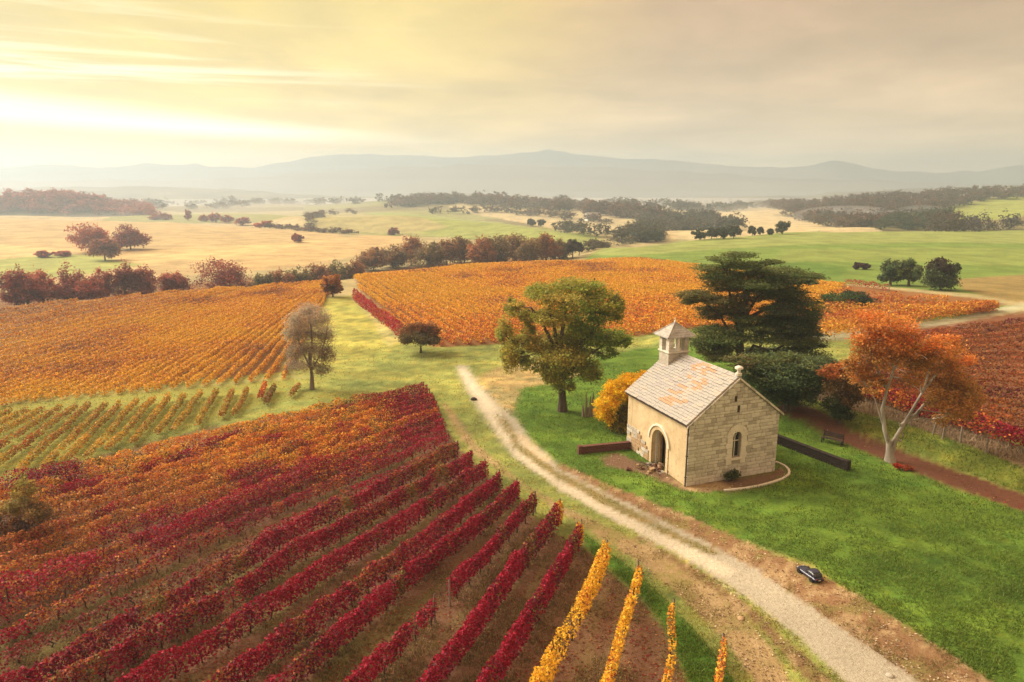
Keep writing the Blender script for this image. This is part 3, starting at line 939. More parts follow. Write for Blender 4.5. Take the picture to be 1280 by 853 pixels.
# window: dressed surround, frame, tracery, glass
win = empty('window')
win.parent = chapel
n = 12
for k in range(n):
    a0, a1 = math.pi * k / n, math.pi * (k + 1) / n
    bm = bmesh.new()
    q = [(WC - r_ * math.cos(a), -0.065, WZS + r_ * math.sin(a)) for r_, a in ((WHW, a0 + 0.012), (WHW, a1 - 0.012), (0.80, a1 - 0.006), (0.80, a0 + 0.006))]
    add_poly_prism(bm, q, (0, 1, 0), 0.10)
    bm_obj('arch_stone', bm, DRESSED, win)
for sx_ in (-1, 1):
    for k in range(5):
        z0_ = 1.0 + k * (WZS - 1.0) / 5
        z1_ = z0_ + (WZS - 1.0) / 5 - 0.012
        xo = 0.80 if k % 2 else 0.74
        bm = bmesh.new()
        xs_ = sorted((WC + sx_ * WHW, WC + sx_ * xo))
        add_box(bm, (xs_[0], -0.065, z0_), (xs_[1], 0.035, z1_), 0.008)
        bm_obj('jamb_stone', bm, DRESSED, win)
bm = bmesh.new()
add_box(bm, (WC - WHW - 0.08, -0.13, WZ0 - 0.14), (WC + WHW + 0.08, 0.20, WZ0 - 0.004), 0.015)
bm_obj('sill', bm, DRESSED, win)
bm = bmesh.new()
add_poly_prism(bm, arch_pts(WC, WHW - 0.001, WZ0, WZS, 'x', 0.26), (0, 1, 0), 0.02)
bm_obj('pane', bm, GLASS, win)
bm = bmesh.new()
for r0_, r1_, zc_, xc_ in ((0.13, 0.09, WZS + 0.12, WC + 0.02),):
    pts_ = [(xc_ + 0.11 * math.cos(a), 0.22, zc_ + 0.11 * math.sin(a)) for a in np.linspace(0, 2 * math.pi, 17)]
    v_, f_ = tube_arrays(pts_, [0.028] * 17, 6)
    bv = [bm.verts.new(p) for p in v_]
    for q in f_:
        bm.faces.new([bv[i] for i in q])
add_box(bm, (WC - 0.025, 0.19, WZ0), (WC + 0.025, 0.25, WZS - 0.02))
add_box(bm, (WC - WHW + 0.002, 0.185, 2.45), (WC + WHW - 0.002, 0.245, 2.50))
bm_obj('tracery', bm, DRESSED, win)

# door side wall in old cream render with a moulded round arch
bm = bmesh.new()
wall_with_arch(bm, TW + 0.001, CL - TW - 0.001, [(CL - TW - 0.001, HE), (DC, HE), (TW + 0.001, HE)], DC, DHW, 0, DZS, 'y', 0.0, TW, (1, 0, 0))
side = bm_obj('door_side_wall', bm, PLASTER, chapel)
for ya, yb in ((0.001, TW), (CL - TW, CL - 0.001)):
    bm = bmesh.new()
    add_box(bm, (-0.012, ya, 0), (0.0, yb, HE))
    bm_obj('rendered_corner', bm, PLASTER, chapel)
for xa, xb, za, zb in courses(lambda a, b: 4.35 + max(0, a - 0.5) * 0.9, lambda a, b: CL - 0.02, 0.02, 1.75, 0.2, 0.28, 0.35, 0.7, lambda a, b: []):
    if g.random() < 0.9:
        place_stone(side, (-0.03 - g.uniform(0, 0.012), (xa + xb) / 2, (za + zb) / 2), (0.07, xb - xa - 0.03, zb - za - 0.03), stone_meshes[g.choice([0, 2, 3, 3])])
door = empty('doorway')
door.parent = chapel
n = 13
for r_in, r_out, x0_, nm in ((DHW, DHW + 0.27, -0.05, 'arch_stone'), (DHW + 0.275, DHW + 0.40, -0.12, 'hood_moulding')):
    if nm == 'arch_stone':
        for k in range(n):
            a0, a1 = math.pi * k / n, math.pi * (k + 1) / n
            bm = bmesh.new()
            q = [(x0_, DC - r_ * math.cos(a), DZS + r_ * math.sin(a)) for r_, a in ((r_in, a0 + 0.008), (r_in, a1 - 0.008), (r_out, a1 - 0.006), (r_out, a0 + 0.006))]
            add_poly_prism(bm, q, (1, 0, 0), 0.10)
            bm_obj(nm, bm, PLASTER, door)
        for sgn in (-1, 1):
            for k in range(5):
                ya, yb = sorted((DC + sgn * r_in, DC + sgn * r_out))
                bm = bmesh.new()
                add_box(bm, (x0_, ya, 0.02 + k * DZS / 5), (x0_ + 0.09, yb, (k + 1) * DZS / 5 - 0.006), 0.006)
                bm_obj('jamb_stone', bm, PLASTER, door)
    else:
        N = 18
        bm = bmesh.new()
        for k in range(N):
            a0, a1 = math.pi * k / N, math.pi * (k + 1) / N
            q = [(x0_, DC - r_ * math.cos(a), DZS + r_ * math.sin(a)) for r_, a in ((r_in, a0), (r_in, a1), (r_out, a1), (r_out, a0))]
            add_poly_prism(bm, q, (1, 0, 0), 0.12)
        bmesh.ops.remove_doubles(bm, verts=bm.verts, dist=0.001)
        bm_obj(nm, bm, DRESSED, door)
# stepped inner arches leading in, then the dark wooden door standing half open
for i, (hw_, xo) in enumerate(((DHW - 0.01, 0.22), (DHW - 0.16, 0.42))):
    bm = bmesh.new()
    N = 14
    rin = hw_ - 0.15
    out = [(DC - hw_ * math.cos(math.pi * k / N), DZS + hw_ * math.sin(math.pi * k / N)) for k in range(N + 1)]
    inn = [(DC - rin * math.cos(math.pi * k / N), DZS + rin * math.sin(math.pi * k / N)) for k in range(N + 1)]
    out = [(DC - hw_, 0.02)] + out + [(DC + hw_, 0.02)]
    inn = [(DC - rin, 0.02)] + inn + [(DC + rin, 0.02)]
    for k in range(len(out) - 1):
        add_poly_prism(bm, [(xo, *out[k]), (xo, *out[k + 1]), (xo, *inn[k + 1]), (xo, *inn[k])], (1, 0, 0), 0.20)
    bm_obj('inner_arch', bm, STONE_A if i == 0 else STONE_D, door)
bm = bmesh.new()
hw_ = DHW - 0.33
pp = arch_pts(0, 0.42, 0.03, 1.7, 'y', 0)
for k in range(4):
    ya, yb = -0.42 + k * 0.21 + 0.004, -0.42 + (k + 1) * 0.21 - 0.004
    zt_ = 1.7 + math.sqrt(max(0, 0.42 ** 2 - min(abs(ya), abs(yb)) ** 2)) - 0.02
    b2 = bmesh.new()
    add_box(b2, (0, ya, 0.03), (0.05, yb, zt_), 0.006, Matrix.Translation((0.66, DC + 0.28, 0)) @ Matrix.Rotation(R(-38), 4, 'Z'))
    bm_obj('door_board', b2, DARK_WOOD, door)
bm.free()
bm = bmesh.new()
add_box(bm, (0.0, DC - DHW - 0.25, -0.06), (0.62, DC + DHW + 0.25, 0.015))
add_box(bm, (-0.55, DC - DHW - 0.1, -0.06), (-0.003, DC + DHW + 0.05, 0.05), 0.02)
bm_obj('threshold', bm, STONE_C, door)
# back gable and far side wall, dark room inside
bm = bmesh.new()
add_poly_prism(bm, [(0, CL, 0), (CW, CL, 0), (CW, CL, HE), (GC, CL, HA), (0, CL, HE)], (0, -1, 0), TW)
bm_obj('back_gable_wall', bm, STONE_A, chapel)
bm = bmesh.new()
add_box(bm, (CW - TW, TW + 0.001, 0), (CW, CL - TW - 0.001, HE))
bm_obj('far_side_wall', bm, STONE_A, chapel)
bm = bmesh.new()
add_box(bm, (0.63, TW + 0.01, -0.05), (CW - TW - 0.01, CL - TW - 0.01, 0.02))
bm_obj('floor_slab', bm, STONE_C, chapel)
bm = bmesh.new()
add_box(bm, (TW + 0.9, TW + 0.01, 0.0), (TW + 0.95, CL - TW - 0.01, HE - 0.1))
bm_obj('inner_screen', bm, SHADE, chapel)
# drain pipe at the corner
bm = bmesh.new()
v_, f_ = tube_arrays([(-0.09, -0.05, 0.05), (-0.09, -0.05, HE - 0.15), (-0.16, 0.06, HE - 0.02)], [0.05] * 3, 8)
bv = [bm.verts.new(p) for p in v_]
for q in f_:
    bm.faces.new([bv[i] for i in q])
for z_ in (0.6, 2.0, 3.4):
    add_box(bm, (-0.15, -0.10, z_), (-0.02, 0.0, z_ + 0.06))
bm_obj('drainpipe', bm, IRON, chapel)

# roof: deck, then courses of single stone tiles on the slope that shows
OV = 0.22
slope = math.atan2(HA - HE, GC)
SL = (GC + OV) / math.cos(slope)
roof = empty('roof')
roof.parent = chapel
bm = bmesh.new()
zr = HA + 0.02
ez = zr - (GC + OV) * math.tan(slope)
for sgn in (-1, 1):
    xe = GC + sgn * (GC + OV)
    add_poly_prism(bm, [(GC, -0.10, zr), (xe, -0.10, ez), (xe, -0.10, ez + 0.07), (GC, -0.10, zr + 0.07)], (0, 1, 0), CL + 0.2)
bmesh.ops.remove_doubles(bm, verts=bm.verts, dist=0.0005)
bm_obj('roof_deck', bm, DARK_WOOD, roof)


def tile_mesh(mat, seed):
    gg = np.random.default_rng(seed)
    bm = bmesh.new()
    add_box(bm, (0, 0, 0), (1, 1, 1), 0)
    for v in bm.verts:
        if v.co.z > 0.5:
            v.co.x += 0.008 if v.co.x < 0.5 else -0.008
            v.co.y += 0.02 if v.co.y < 0.5 else 0
            v.co.z += gg.uniform(-0.10, 0.10)
        v.co.y += gg.uniform(-0.04, 0.04) if v.co.y < 0.5 else 0
    me = bpy.data.meshes.new('roof_tile')
    bm.to_mesh(me)
    bm.free()
    me.materials.append(mat)
    me.materials.append(COURSE_SHADOW)
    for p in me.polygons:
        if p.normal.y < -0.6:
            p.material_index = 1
    return me


COURSE_SHADOW = rough_material('painted_course_shadow', (0.030, 0.024, 0.018), (0.075, 0.058, 0.044), 6, 0.95, 0.3)  # shadow lines between courses, painted as dark colour on the tiles' lower edges
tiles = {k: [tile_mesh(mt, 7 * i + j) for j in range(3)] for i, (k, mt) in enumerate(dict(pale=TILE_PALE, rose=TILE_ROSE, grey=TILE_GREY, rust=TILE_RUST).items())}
NC, NT_ = 21, 14
exp = SL / NC
tw = (CL + 0.24) / NT_
rot = Matrix.Rotation(-slope, 4, 'Y')          # local x runs up the slope
for i in range(NC):
    off = (i % 2) * 0.5 * tw
    for j in range(NT_ + (1 if off else 0)):
        y0_ = -0.12 + j * tw - off
        y1_ = min(y0_ + tw, CL + 0.12)
        y0_ = max(y0_, -0.12)
        if y1_ - y0_ < 0.08:
            continue
        s = i * exp
        v_ = (i + 0.5) / NC                       # 0 eaves .. 1 ridge
        u_ = (0.5 * (y0_ + y1_)) / CL             # 0 gable .. 1 bell end
        nz = g.normal() * 0.05
        d = u_ - (0.36 + 0.02 * math.sin(v_ * 9)) + nz
        if abs(d) < 0.09 + 0.05 * v_ and v_ > 0.16:
            k = 'rust' if g.random() < 0.55 else ('rose' if g.random() < 0.6 else 'pale')
        elif 0.10 < d < 0.36 and v_ > 0.35 and g.random() < 0.62:
            k = 'grey'
        else:
            k = g.choice(['pale', 'rose', 'grey'], p=[.80, .14, .06])
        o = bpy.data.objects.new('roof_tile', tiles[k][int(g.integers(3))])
        COL.objects.link(o)
        o.parent = roof
        xe = GC - (GC + OV)
        th = g.uniform(0.085, 0.105)
        # sits on the deck, its lower edge resting on the course below
        tilt = 0.10 + g.normal() * 0.012
        M = Matrix.Translation((xe + s * math.cos(slope) - 0.035 * math.cos(slope), y0_ + 0.006, ez + 0.075 + s * math.sin(slope) + 0.035)) @ Matrix.Rotation(-slope + tilt, 4, 'Y') @ Matrix.Rotation(g.normal() * 0.008, 4, 'Z')
        # mesh axes: x across -> along y; y up the slope
        Mt = Matrix(((0, 1, 0, 0), (1, 0, 0, 0), (0, 0, 1, 0), (0, 0, 0, 1)))
        o.matrix_local = M @ Mt @ Matrix.Diagonal((y1_ - y0_ - 0.004, exp + 0.07, th, 1))
bm = bmesh.new()
for i in range(NC):
    s = i * exp
    for j in range(NT_):
        y0_ = -0.12 + j * tw
        M = Matrix.Translation((GC + GC + OV - s * math.cos(slope), y0_ + 0.006, ez + 0.075 + s * math.sin(slope))) @ Matrix.Rotation(slope - 0.05, 4, 'Y') @ Matrix.Diagonal((-1, 1, 1, 1))
        add_box(bm, (0, 0, 0), (exp + 0.06, tw - 0.012, 0.05), 0, M)
tag(bm_obj('far_slope_tiles', bm, TILE_PALE, roof), kind='stuff')
for j in range(12):
    bm = bmesh.new()
    y0_ = -0.12 + j * (CL - 0.75) / 12
    a = [(GC - 0.19, zr + 0.03), (GC, zr + 0.235), (GC + 0.19, zr + 0.03), (GC, zr + 0.15)]
    add_poly_prism(bm, [(p[0], y0_, p[1] - 0.0) for p in a], (0, 1, 0), (CL - 0.75) / 12 - 0.015)
    bm_obj('ridge_tile', bm, TILE_PALE, roof)
# gable coping along the rake and kneeler stones
for sgn in (-1, 1):
    N = 9
    for k in range(N):
        f0, f1 = k / N, (k + 1) / N - 0.006
        q = []
        for f, up in ((f0, 0.0), (f1, 0.0), (f1, 0.12), (f0, 0.12)):
            xx = GC + sgn * (GC + OV) * (1 - f)
            q.append((xx, -0.20, ez + (zr - ez) * f - 0.035 + up))
        bm = bmesh.new()
        add_poly_prism(bm, q, (0, 1, 0), 0.098)
        bm_obj('coping_stone', bm, STONE_B if k % 3 else STONE_C, roof)
# finial on the front gable
bm = bmesh.new()
prof = [(0.20, 0.0), (0.20, 0.14), (0.12, 0.17), (0.10, 0.30), (0.15, 0.36), (0.26, 0.42), (0.24, 0.52), (0.14, 0.58), (0.02, 0.62)]
for i in range(len(prof) - 1):
    (r0_, z0_), (r1_, z1_) = prof[i], prof[i + 1]
    for k in range(10):
        a0, a1 = 2 * math.pi * k / 10, 2 * math.pi * (k + 1) / 10
        bm.faces.new([bm.verts.new((GC + r_ * math.cos(a), 0.02 + r_ * math.sin(a), zr + 0.19 + z_)) for r_, a, z_ in ((r0_, a0, z0_), (r0_, a1, z0_), (r1_, a1, z1_), (r1_, a0, z1_))])
bmesh.ops.remove_doubles(bm, verts=bm.verts, dist=0.001)
bm_obj('gable_finial', bm, STONE_B, roof)

# bell turret over the back gable
bell = empty('bell_turret')
bell.parent = chapel
BX, BY, BWX, BWY = GC - 0.28, CL - 0.60, 1.62, 1.22
ZB0, ZB1, ZB2, ZB3 = HE + 1.3, HA + 0.28, HA + 1.40, HA + 2.36
zz = ZB0
kk = 0
while zz < ZB1 - 0.05:
    h_ = min(0.30, ZB1 - zz)
    nb = 4 if kk % 2 else 3
    for sxx in (0,):
        for j in range(nb):
            x0_ = BX - BWX / 2 + j * BWX / nb
            bm = bmesh.new()
            add_box(bm, (x0_ + 0.006, BY - BWY / 2, zz + 0.006), (x0_ + BWX / nb - 0.006, BY + BWY / 2, zz + h_ - 0.006), 0.012)
            bm_obj('base_stone', bm, (STONE_A, STONE_C, STONE_C)[int(g.integers(3))], bell)
    zz += h_
    kk += 1
bm = bmesh.new()
add_box(bm, (BX - BWX / 2 - 0.07, BY - BWY / 2 - 0.07, ZB1), (BX + BWX / 2 + 0.07, BY + BWY / 2 + 0.07, ZB1 + 0.10), 0.02)
bm_obj('base_ledge', bm, STONE_B, bell)
for sxx in (-1, 1):
    for syy in (-1, 1):
        pil = None
        for k in range(4):
            z0_ = ZB1 + 0.10 + k * (ZB2 - ZB1 - 0.10) / 4
            z1_ = z0_ + (ZB2 - ZB1 - 0.10) / 4 - 0.008
            cx_, cy_ = BX + sxx * (BWX / 2 - 0.17), BY + syy * (BWY / 2 - 0.17)
            bm = bmesh.new()
            add_box(bm, (cx_ - 0.17, cy_ - 0.17, z0_), (cx_ + 0.17 + 0.05 * (sxx < 0), cy_ + 0.17 + 0.05 * (syy < 0), z1_), 0.012)
            bm_obj('pillar_stone', bm, (STONE_A, STONE_B, STONE_C)[int(g.integers(3))], bell)
for syy in (-1, 1):
    bm = bmesh.new()
    add_box(bm, (BX - 0.10, BY + syy * (BWY / 2 - 0.14) - 0.11, ZB1 + 0.1), (BX + 0.10, BY + syy * (BWY / 2 - 0.14) + 0.11, ZB2 - 0.004), 0.012)
    bm_obj('pillar', bm, DRESSED, bell)
# hipped stone cap with little gable on the front
bm = bmesh.new()
ex, ey = BWX / 2 + 0.30, BWY / 2 + 0.30
cnr = [(BX - ex, BY - ey, ZB2), (BX + ex, BY - ey, ZB2), (BX + ex, BY + ey, ZB2), (BX - ex, BY + ey, ZB2)]
b0 = [bm.verts.new(c) for c in cnr]
b1 = [bm.verts.new((c[0], c[1], c[2] + 0.07)) for c in cnr]
tp = bm.verts.new((BX, BY, ZB3))
bm.faces.new(b0)
for k in range(4):
    bm.faces.new((b0[k], b0[(k + 1) % 4], b1[(k + 1) % 4], b1[k]))
    bm.faces.new((b1[k], b1[(k + 1) % 4], tp))
bm_obj('cap_roof', bm, TILE_PALE, bell)
for k in range(4):
    p0 = np.array([b for b in cnr[k]]) + [0, 0, 0.06]
    p1 = np.array([BX, BY, ZB3])
    v_, f_ = tube_arrays([p0, p1], [0.055, 0.05], 6)
    np_mesh('hip_roll', v_, f_, TILE_PALE, bell)
for k in range(1, 6):
    f = k / 6.5
    zc_ = ZB2 + 0.07 + (ZB3 - ZB2 - 0.07) * f
    bm = bmesh.new()
    sx2, sy2 = ex * (1 - f), ey * (1 - f)
    add_box(bm, (BX - sx2 - 0.03, BY - sy2 - 0.03, zc_ - 0.035), (BX + sx2 + 0.03, BY + sy2 + 0.03, zc_ + 0.0))
    bm_obj('cap_course', bm, TILE_ROSE if k % 2 else TILE_PALE, bell)
bm = bmesh.new()
add_box(bm, (BX - 0.07, BY - 0.07, ZB3 - 0.08), (BX + 0.07, BY + 0.07, ZB3 + 0.10), 0.02)
add_box(bm, (BX - 0.02, BY - 0.02, ZB3 + 0.10), (BX + 0.02, BY + 0.02, ZB3 + 0.32))
bm_obj('finial', bm, STONE_B, bell)

# ------------------------------------------------------------------ vines
CRIMSON = np.array((0.31, 0.006, 0.034))
WINE = np.array((0.135, 0.010, 0.032))
RUST = np.array((0.38, 0.09, 0.030))
ORANGE = np.array((0.60, 0.21, 0.030))
GOLD = np.array((0.76, 0.42, 0.045))
YELLOW = np.array((0.72, 0.43, 0.03))
OLIVE = np.array((0.20, 0.15, 0.04))
BROWN = np.array((0.16, 0.075, 0.035))


def resample(pts, step):
    pts = np.asarray(pts, float)
    seg = np.hypot(*(np.diff(pts[:, :2], axis=0).T))
    s = np.concatenate([[0], np.cumsum(seg)])
    n = max(2, int(s[-1] / step) + 1)
    q = np.linspace(0, s[-1], n)
    return np.stack([np.interp(q, s, pts[:, k]) for k in range(2)], 1), q


def pick(wts, u):
    """palette colour for each u in 0..1; wts = [(weight array or number, colour)]"""
    n = len(u)
    Wt = np.stack([np.broadcast_to(np.asarray(w, float), (n,)) for w, _ in wts], 1)
    Wt = np.cumsum(Wt / Wt.sum(1, keepdims=True), 1)
    k = (u[:, None] > Wt).sum(1).clip(0, len(wts) - 1)
    return np.array([c for _, c in wts])[k]


def vine_row(pts, label, group, colour, dens, leaf, h=1.5, w=0.55, z_lo=0.35, gaps=0.06, seed=0, posts=True, stems=True, name='vine_row', ragged=0.3):
    """one row of vines along pts: foliage, stems and its end posts"""
    gg = np.random.default_rng(seed)
    p, s = resample(pts, 0.5)
    L = s[-1]
    n = int(L * dens)
    t = gg.uniform(0, L, n)
    x = np.interp(t, s, p[:, 0])
    y = np.interp(t, s, p[:, 1])
    wob = (vnoise(t * 0.35, np.full(n, seed * 1.7), seed) - 0.5) * 0.25
    dxy = p[-1] - p[0]
    ang = math.atan2(dxy[1], dxy[0])
    vigor = fbm(t * 0.55, np.full(n, seed * 3.1), seed + 5, 3)
    keep = (vigor > 0.20 + gaps) | (gg.random(n) < 0.3)
    hh = h * (1 - ragged * 0.5 + ragged * fbm(t * 1.3, np.full(n, 7.0 + seed), seed + 2, 2)) * (0.78 + 0.36 * vigor)
    f = gg.random(n) ** 0.75
    ph = gg.uniform(-1, 1, n)
    prof = (0.45 + 0.75 * np.sin(np.pi * np.clip(f * 0.85 + 0.12, 0, 1)))
    side = np.sign(ph) * np.abs(ph) ** 0.6 * w * 0.5 * prof
    zz_ = z_lo + (hh - z_lo) * f + gg.normal(size=n) * 0.05
    X = x - math.sin(ang) * (side + wob)
    Y = y + math.cos(ang) * (side + wob)
    base = height(X, Y)
    c = colour(X, Y, t, L, f, gg)
    c = c * (1 + gg.normal(size=(n, 1)) * 0.22).clip(0.4, 1.8)
    cen = np.stack([X, Y, base + zz_], 1)[keep]
    mid = p[len(p) // 2]
    z0 = hgt(*mid)
    root = empty(name, (mid[0], mid[1], z0))
    tag(root, label, 'vine row', group)
    V, Fc, C = leaves(cen - [mid[0], mid[1], z0], leaf, c[keep].clip(0.003, 0.9), gg, 0.25)
    np_mesh('foliage', V, Fc, VINE_LEAF, root, C)
    if stems:
        parts = []
        for q in np.arange(0.3, L, 1.1):
            bx, by = np.interp(q, s, p[:, 0]), np.interp(q, s, p[:, 1])
            bz = hgt(bx, by)
            b = np.array([bx - mid[0], by - mid[1], bz - z0 - 0.05])
            parts.append(tube_arrays([b, b + [gg.normal() * 0.04, gg.normal() * 0.04, 0.30 * h], b + [gg.normal() * 0.1, gg.normal() * 0.1, 0.62 * h]], [0.045, 0.035, 0.02], 4))
        if parts:
            v_, f_ = join_arrays(parts)
            tag(np_mesh('vine_stems', v_, f_, VINE_WOOD, root), kind='stuff')
    if posts:
        for q in (0.0, L):
            bx, by = np.interp(q, s, p[:, 0]), np.interp(q, s, p[:, 1])
            b = np.array([bx - mid[0], by - mid[1], hgt(bx, by) - z0 - 0.1])
            v_, f_ = tube_arrays([b, b + [0, 0, h + 0.12]], [0.05, 0.045], 6)
            np_mesh('end_post', v_, f_, WOOD_OLD, root)
    return root


VT = 1.45                                               # height at which the row tops were read off


def top_line(pix):
    return [tuple((lambda P: P[:2])(at(px, py, VT))) for px, py in pix]


def extend(pts, far=0.0, near_=0.0):
    pts = [np.array(p) for p in pts]
    if near_:
        d = pts[-1] - pts[-2]
        pts.append(pts[-1] + d / np.linalg.norm(d) * near_)
    return pts


# foreground rows, counted from the right; (pixels along the top from the track end outwards, label, colour kind)
FRONT = [
    ([(905, 789), (899, 853)], 'short thin orange vine row nearest the dirt track at the bottom edge', 'rustgold', 4),
    ([(843, 746), (833, 853)], 'thin sparse yellow vine row between the short orange row and the next yellow row', 'thinyellow', 5),
    ([(798, 699), (757, 853)], 'narrow yellow vine row with dark bare stems along its right side', 'yellow', 6),
    ([(759, 677), (668, 853)], 'fullest bright yellow vine row beside the crimson rows', 'yellowfull', 6),
    ([(727, 650), (650, 770), (592, 853)], 'crimson vine row next to the bright yellow row with a yellow tip', 'crimson', 7),
    ([(700, 624), (610, 737), (518, 853)], 'even crimson vine row second from the yellow rows', 'crimson', 8),
    ([(669, 612), (556, 727), (424, 853)], 'crimson vine row broken by a gap of bare grass halfway down', 'crimsongap', 9),
    ([(646, 596), (600, 637), (537, 681), (411, 782), (318, 853)], 'crimson vine row left of the one with the bare gap', 'crimson2', 9),
    ([(624, 585), (525, 664), (444, 717), (334, 790), (241, 853)], 'crimson vine row with rusty top leaves, fifth among the crimson rows from the yellow', 'crimsonrust', 10),
    ([(606, 572), (484, 648), (395, 697), (281, 770), (190, 818), (130, 853)], 'crimson vine row broken into short bright lengths at its lower left end', 'crimsonbroken', 10),
    ([(589, 561), (427, 644), (371, 672), (293, 720), (205, 767), (121, 811), (50, 850)], 'wine red vine row with rusty top above the broken crimson row', 'crimsonrust', 10),
    ([(572, 549), (420, 621), (362, 648), (269, 700), (200, 743), (147, 764), (66, 813), (0, 838)], 'wine red vine row beside the wide green grass alley', 'winerust', 10),
    ([(567, 539), (420, 604), (323, 652), (253, 681), (147, 729), (0, 795)], 'faint dark vine row of mostly bare stems below the bright crimson lengths', 'bare', 10),
]


_ONES = ['', 'first', 'second', 'third', 'fourth', 'fifth', 'sixth', 'seventh', 'eighth', 'ninth', 'tenth', 'eleventh', 'twelfth', 'thirteenth', 'fourteenth',
         'fifteenth', 'sixteenth', 'seventeenth', 'eighteenth', 'nineteenth']
_TENS = {2: ('twentieth', 'twenty'), 3: ('thirtieth', 'thirty'), 4: ('fortieth', 'forty'), 5: ('fiftieth', 'fifty'), 6: ('sixtieth', 'sixty')}


def nth(k):
    if k < 20:
        return _ONES[k]
    return _TENS[k // 10][0] if k % 10 == 0 else _TENS[k // 10][1] + '-' + _ONES[k % 10]


def front_colour(kind):
    def fn(X, Y, t, L, f, gg):
        n = len(t)
        pl = fbm(t * 0.7, Y * 0 + L, 31, 2)
        u = np.clip(gg.normal(size=n) * 0.22 + (pl - 0.5) * 1.5 + 0.5, 0, 1)
        if kind in ('crimson', 'crimson2', 'crimsongap', 'crimsonbroken'):
            a = 0.04 if kind == 'crimson' else 0.09
            c = pick([(0.62, CRIMSON), (0.24, WINE), (a, RUST), (0.03, OLIVE)], u)
            if kind == 'crimson':
                tip = sm((0.9 - t) / 0.7) * 0.75 > gg.random(n)
                c = np.where(tip[:, None], YELLOW * 0.9, c)
        elif kind == 'crimsonrust':
            c = pick([(0.56, CRIMSON), (0.28, WINE), (0.12 + 0.18 * f, RUST), (0.03, OLIVE)], u)
        elif kind == 'winerust':
            c = pick([(0.48, CRIMSON), (0.34, WINE), (0.12 + 0.2 * f, RUST), (0.04, OLIVE)], u)
        elif kind == 'bare':
            c = pick([(0.45, CRIMSON), (0.30, WINE), (0.15, BROWN), (0.10, RUST)], u)
            c = np.where((t > 16)[:, None], c * 0.6 + BROWN * 0.25, c)
        elif kind == 'rustgold':
            c = pick([(0.4, ORANGE), (0.3, GOLD), (0.3, RUST)], u)
        elif kind == 'thinyellow':
            c = pick([(0.5, YELLOW), (0.25, GOLD), (0.15, ORANGE), (0.1, OLIVE)], u)
        else:
            c = pick([(0.62, YELLOW), (0.25, GOLD), (0.06, ORANGE), (0.03, RUST)], u)
        return c
    return fn


seed = 100
for i, (pix, lab, kind, ext) in enumerate(FRONT):
    P = extend(top_line(pix), near_=ext)
    near_rows = i < 10
    gaps = {'bare': 0.22, 'thinyellow': 0.12, 'rustgold': 0.12, 'yellow': 0.10, 'yellowfull': 0.10}.get(kind, 0.0)
    dens = {'bare': 190, 'thinyellow': 190, 'rustgold': 190, 'yellow': 270, 'yellowfull': 430}.get(kind, 720)
    wd = {'yellowfull': 0.50, 'yellow': 0.32, 'thinyellow': 0.25, 'rustgold': 0.24, 'bare': 0.4}.get(kind, 0.37)
    hh = {'bare': 0.75, 'yellowfull': 1.5, 'crimson': 1.45}.get(kind, 1.32)
    segs = [P]
    if kind == 'crimsongap':
        # keep one row, but leave a bare stretch: two foliage lengths share the row
        pp_, ss_ = resample(P, 0.25)
        cut = np.argmin(np.hypot(*(pp_ - np.array(at(548, 735, VT)[:2])).T))
        r0_ = vine_row(pp_[:cut - 3], lab, 'red and yellow vine rows in the foreground', front_colour(kind), dens, 0.105, hh, wd, seed=seed)
        r1_ = vine_row(pp_[cut + 1:], lab, 'red and yellow vine rows in the foreground', front_colour(kind), dens, 0.105, hh, wd, seed=seed + 1)
        off = r1_.location - r0_.location
        for ch in list(r1_.children):
            ch.parent = r0_
            ch.location = off
        bpy.data.objects.remove(r1_)
    else:
        vine_row(P, lab, 'red and yellow vine rows in the foreground', front_colour(kind), dens, 0.115, hh, wd, seed=seed, gaps=gaps, z_lo=0.35 if 'yellow' in kind else 0.12)
    seed += 3

# the mixed rows above them, from the bare row up to the young vineyard
TOPR = [(566, 539), (558, 527), (553, 517), (550, 507), (547, 498), (543, 490), (539, 483), (535, 477), (529, 471)]
NM = 11
a_end = np.array([at(px, py, VT)[:2] for px, py in TOPR])
a_end = np.stack([np.interp(np.linspace(0, 8, NM + 1), np.arange(9), a_end[:, k]) for k in range(2)], 1)
low0, low1 = at(0, 797, VT)[:2], at(0, 592, VT)[:2]
band_c = at(330, 603, VT)[:2]


